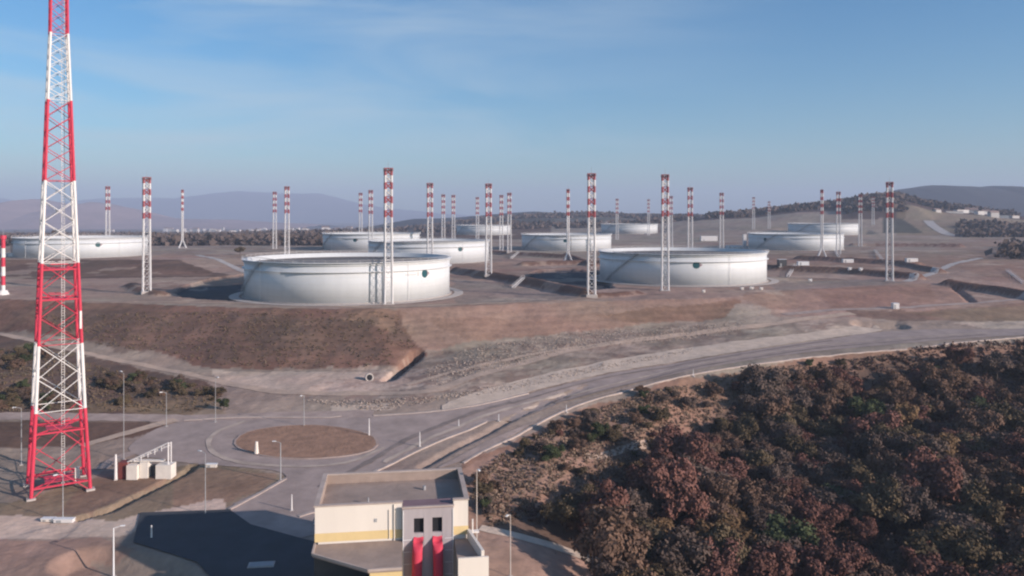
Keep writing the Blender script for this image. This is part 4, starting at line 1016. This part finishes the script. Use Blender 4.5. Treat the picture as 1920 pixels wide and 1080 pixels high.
while len(placed) < 295 and tries < 60000:
    tries += 1; y = random.uniform(100, 300); x = random.uniform(-4, 215)
    if x/y > 0.70 or x/y < -0.05: continue
    s = random.choice([random.uniform(0.75, 1.2), random.uniform(1.1, 1.6)])
    if any((x-a)**2+(y-b)**2 < (3.3*(s+t))**2*0.36 for a, b, t in placed): continue
    pxx = 960+1500*x/y; pyt = 405+1500*(HC-hz(x, y)-6.3*s)/y
    if pyt < np.interp(pxx, [860,880,930,1000,1080,1110,1200,1240,1330,1380,1430,1560,1640,1760,1920], [1000,985,965,955,930,885,870,815,790,745,702,682,668,650,640]): continue
    if vnoise(np.array([x]), np.array([y]), 13, 77)[0] < -0.52: continue
    # leave the two open hollows the photo shows
    zt_ = hz(x, y); px = 960+1500*x/y; py = 405+1500*(HC-zt_-4)/y
    if 405+1500*(HC-zt_-7.5*s)/y < 12+np.interp(px, [870,930,1060,1170,1280,1420,1560,1750,1920,2100], [868,835,770,735,706,683,667,650,633,620]): continue
    if 1110 < px < 1200 and 855 < py < 935: continue
    if 900 < px < 1130 and y < 150 and x < 14: continue
    placed.append((x, y, s))
    v = vnoise(np.array([x]), np.array([y]), 24, 91)[0]
    kn = random.choices(KINDS, [0.36, 0.2+0.3*max(0,v), 0.15+0.15*max(0,-v), 0.22, 0.035, 0.05])[0]
    plant('autumn_tree', KL[kn]+' autumn tree in the dense wood filling the ravine below the road', 'tree', 'autumn trees of the ravine wood', x, y, kn, s)
for px, py, kn, s, lab in ((1122,828,'green',0.55,'small fresh green tree alone on the brown slope below the kerb'),(1106,800,'dull',0.5,'dark small tree just above the fresh green one on the slope'),
                           (1035,870,'green',0.5,'narrow dark green shrub on the slope beside the side road bend'),(1150,830,'olive',0.5,'olive bush right of the fresh green tree'),
                           (1015,850,'dull',0.35,'little grey bush left of the narrow dark green shrub'),(1080,850,'brown',0.45,'brown bush between the two green ones on the slope'),
                           (1240,795,'olive',0.55,'olive bush on the slope above the wood edge'),(1340,745,'brown',0.5,'brown bush on the slope just under the road, left of the wood'),
                           (1385,738,'red',0.45,'red-brown bush at the upper corner of the wood'),(1290,770,'dull',0.5,'grey bush on the open slope'),(1517,688,'green',0.3,'tiny green bush just below the long kerb'),
                           (450,478,'olive',0.9,'dark olive bush beside the left end of the nearest tank'),(420,768,'green',0.35,'dark green bush at the road edge right of the dry grass')):
    x, y, z = hitf(px, py); plant('shrub', lab, 'bush', None, x, y, kn, s*1.2, s*1.2)
pg = wp([(-60,640),(60,655),(200,690),(330,718),(420,740),(420,755),(330,745),(200,765),(-60,770)])
bb = 0; tries = 0
while bb < 130 and tries < 4000:
    tries += 1; x = random.uniform(-220, -60); y = random.uniform(195, 310)
    if not inpoly(np.array([x]), np.array([y]), pg)[0]: continue
    if vnoise(np.array([x]), np.array([y]), 16, 33)[0] < -0.25: continue
    bb += 1; kn = random.choices(['olive','dull','brown','green'], [4,3,3,1])[0]; s = random.uniform(0.2, 0.55)
    plant('bush', KL[kn]+' scrub bush on the slope below the dirt path', 'bush', 'scrub bushes below the dirt path', x, y, kn, s, s*0.8, 0.3)

# belts of far woodland and low scrub: nobody could count these
def clumps(name, m, P, size, per=7, seed=1, zs=1.0):
    r = np.random.default_rng(seed); P = np.repeat(np.array(P), per, 0); n = len(P)
    P = P + r.normal(size=(n, 3))*size*np.array([0.55, 0.55, 0.35*zs]); P[:, 2] += size*0.35*zs
    nrm = r.normal(size=(n, 3)); nrm /= np.linalg.norm(nrm, axis=1)[:, None]; t1 = r.normal(size=(n, 3)); t1 -= (t1*nrm).sum(1)[:, None]*nrm; t1 /= np.linalg.norm(t1, axis=1)[:, None]; t2 = np.cross(nrm, t1)
    s = (size*0.42*r.uniform(0.5, 1.3, n))[:, None]
    V = np.stack([P-t1*s-t2*s, P+t1*s-t2*s*0.8, P+t1*s*0.8+t2*s, P-t1*s*0.7+t2*s*0.8], 1).reshape(-1, 3)
    me = bpy.data.meshes.new(name); me.vertices.add(len(V)); me.vertices.foreach_set('co', V.ravel().astype(np.float32))
    me.loops.add(n*4); me.loops.foreach_set('vertex_index', np.arange(n*4, dtype=np.int32)); me.polygons.add(n)
    me.polygons.foreach_set('loop_start', np.arange(0, n*4, 4, dtype=np.int32)); me.polygons.foreach_set('loop_total', np.full(n, 4, np.int32)); me.update(calc_edges=True)
    me.materials.append(m); o = bpy.data.objects.new(name, me); COL.objects.link(o); return o
def scatter(n, f, seed):
    r = random.Random(seed); out = []
    while len(out) < n:
        q = f(r)
        if q: out.append((q[0], q[1], hz(q[0], q[1])))
    return out
def band(u0, u1, Y0, Y1):
    def f(r): Y = r.uniform(Y0, Y1); return ((r.uniform(u0, u1)-960)/1500*Y, Y)
    return f
fw = mat('far_wood_leaves', (0.11,0.082,0.072), 0.95, 0.35, 0.05, spec=0.05)
o = clumps('far_wood', fw, scatter(5200, band(-60, 640, 900, 1500), 1)+scatter(2500, band(-60, 760, 1500, 2600), 2), 6.5, 6, 1, 1.3); tag(o, 'brown leafless woodland on the plain behind the left tanks', 'wood', kind='stuff')
o = clumps('far_wood', fw, scatter(2600, band(1330, 1900, 1540, 1660), 3)+scatter(900, band(1590, 1690, 1380, 1600), 4), 7.5, 6, 3, 1.1); tag(o, 'dark brown trees along the crest of the bare hill on the right', 'wood', kind='stuff')
o = clumps('far_wood', fw, scatter(2400, band(760, 1420, 2250, 2600), 5)+scatter(500, band(780, 1300, 1600, 1800), 6), 8, 6, 5, 1.1); tag(o, 'dark trees on the low ridge behind the distant tanks', 'wood', kind='stuff')
o = clumps('far_wood', fw, scatter(500, band(1800, 2050, 1000, 1300), 7)+scatter(160, band(1880, 2020, 600, 800), 8), 6, 7, 7, 1.0); tag(o, 'dark scrub and trees on the far right slopes', 'wood', kind='stuff')
dg = mat('dry_scrub', (0.19,0.135,0.10), 0.95, 0.35, 0.3, spec=0.05); og = mat('olive_scrub', (0.13,0.095,0.065), 0.95, 0.35, 0.3, spec=0.05)
p1 = wp([(885,935),(900,880),(1060,788),(1180,745),(1420,690),(1700,660),(1640,680),(1400,730),(1330,800),(1210,880),(1100,905),(1060,940),(920,990)])
def inp(poly, bbx):
    def f(r):
        x = r.uniform(bbx[0], bbx[1]); y = r.uniform(bbx[2], bbx[3]); return (x, y) if inpoly(np.array([x]), np.array([y]), poly)[0] else None
    return f
def bbp(p): return (min(a for a, _ in p), max(a for a, _ in p), min(b for _, b in p), max(b for _, b in p))
for i_ in range(55):
    q = scatter(1, inp(p1, bbp(p1)), 500+i_)[0]; kn = random.choices(['olive','brown','dull','green','red'], [4,4,3,2,2])[0]; s_ = random.uniform(0.18, 0.5)
    plant('bush', KL[kn]+' small bush on the dry slope between the curving kerb and the wood', 'bush', 'bushes on the slope under the road', q[0], q[1], kn, s_, s_*0.9, 0.2)
o = clumps('dry_scrub', dg, scatter(3600, inp(p1, bbp(p1)), 9), 0.5, 6, 9, 1.2); tag(o, 'dry brown scrub covering the slope under the road', 'scrub', kind='stuff')
p2 = wp([(-60,645),(200,690),(400,728),(420,750),(380,772),(250,772),(-60,772)]); p3 = wp([(60,590),(460,582),(740,590),(780,650),(720,690),(420,686),(120,640)])
o = clumps('olive_scrub', og, scatter(1500, inp(p2, bbp(p2)), 10)+scatter(1500, inp(p3, bbp(p3)), 11), 0.42, 6, 10, 1.0); tag(o, 'low olive-brown scrub on the embankment and the slope below it', 'scrub', kind='stuff')

rbm = mat('rubble_stone', (0.36,0.29,0.25), 0.95, 0.35, 1.0)
p5 = wp([(790,700),(870,655),(1100,620),(1400,603),(1380,625),(1080,655),(900,700),(820,725)]); p6 = wp([(560,750),(800,745),(950,722),(1100,690),(1300,655),(1290,662),(950,735),(700,772)])
o = clumps('rubble', rbm, scatter(1500, inp(p5, bbp(p5)), 21)+scatter(900, inp(p6, bbp(p6)), 22), 0.33, 5, 23, 1.0); tag(o, 'pale broken stone spread over the cut slope above the road', 'rubble', kind='stuff')
us = mat('under_scrub', (0.100,0.062,0.052), 0.95, 0.35, 0.3, spec=0.05)
p4 = [(a, b) for a, b in wpoly]
o = clumps('undergrowth', us, [q for q in scatter(9500, inp(p4, bbp(p4)), 12) if not (q[0] < 24 and q[1] < 152)], 0.75, 8, 12, 1.3); tag(o, 'dark tangled undergrowth between the ravine trees', 'undergrowth', kind='stuff')
# ------------------------------------------------------------------ air: pale haze round everything
hb = MB(); hb.box(-17500, 17500, -60, 16900, -64, 560); hm = bpy.data.materials.new('haze_air'); hm.use_nodes = True; t = hm.node_tree
for n in list(t.nodes): 
    if n.type != 'OUTPUT_MATERIAL': t.nodes.remove(n)
pv = t.nodes.new('ShaderNodeVolumePrincipled'); pv.inputs['Density'].default_value = 0.00013; pv.inputs['Color'].default_value = (0.66, 0.76, 1.0, 1); pv.inputs['Anisotropy'].default_value = 0.0
t.links.new(pv.outputs[0], [n for n in t.nodes if n.type == 'OUTPUT_MATERIAL'][0].inputs['Volume'])
ho = hb.build('haze', hm); tag(ho, kind='stuff')
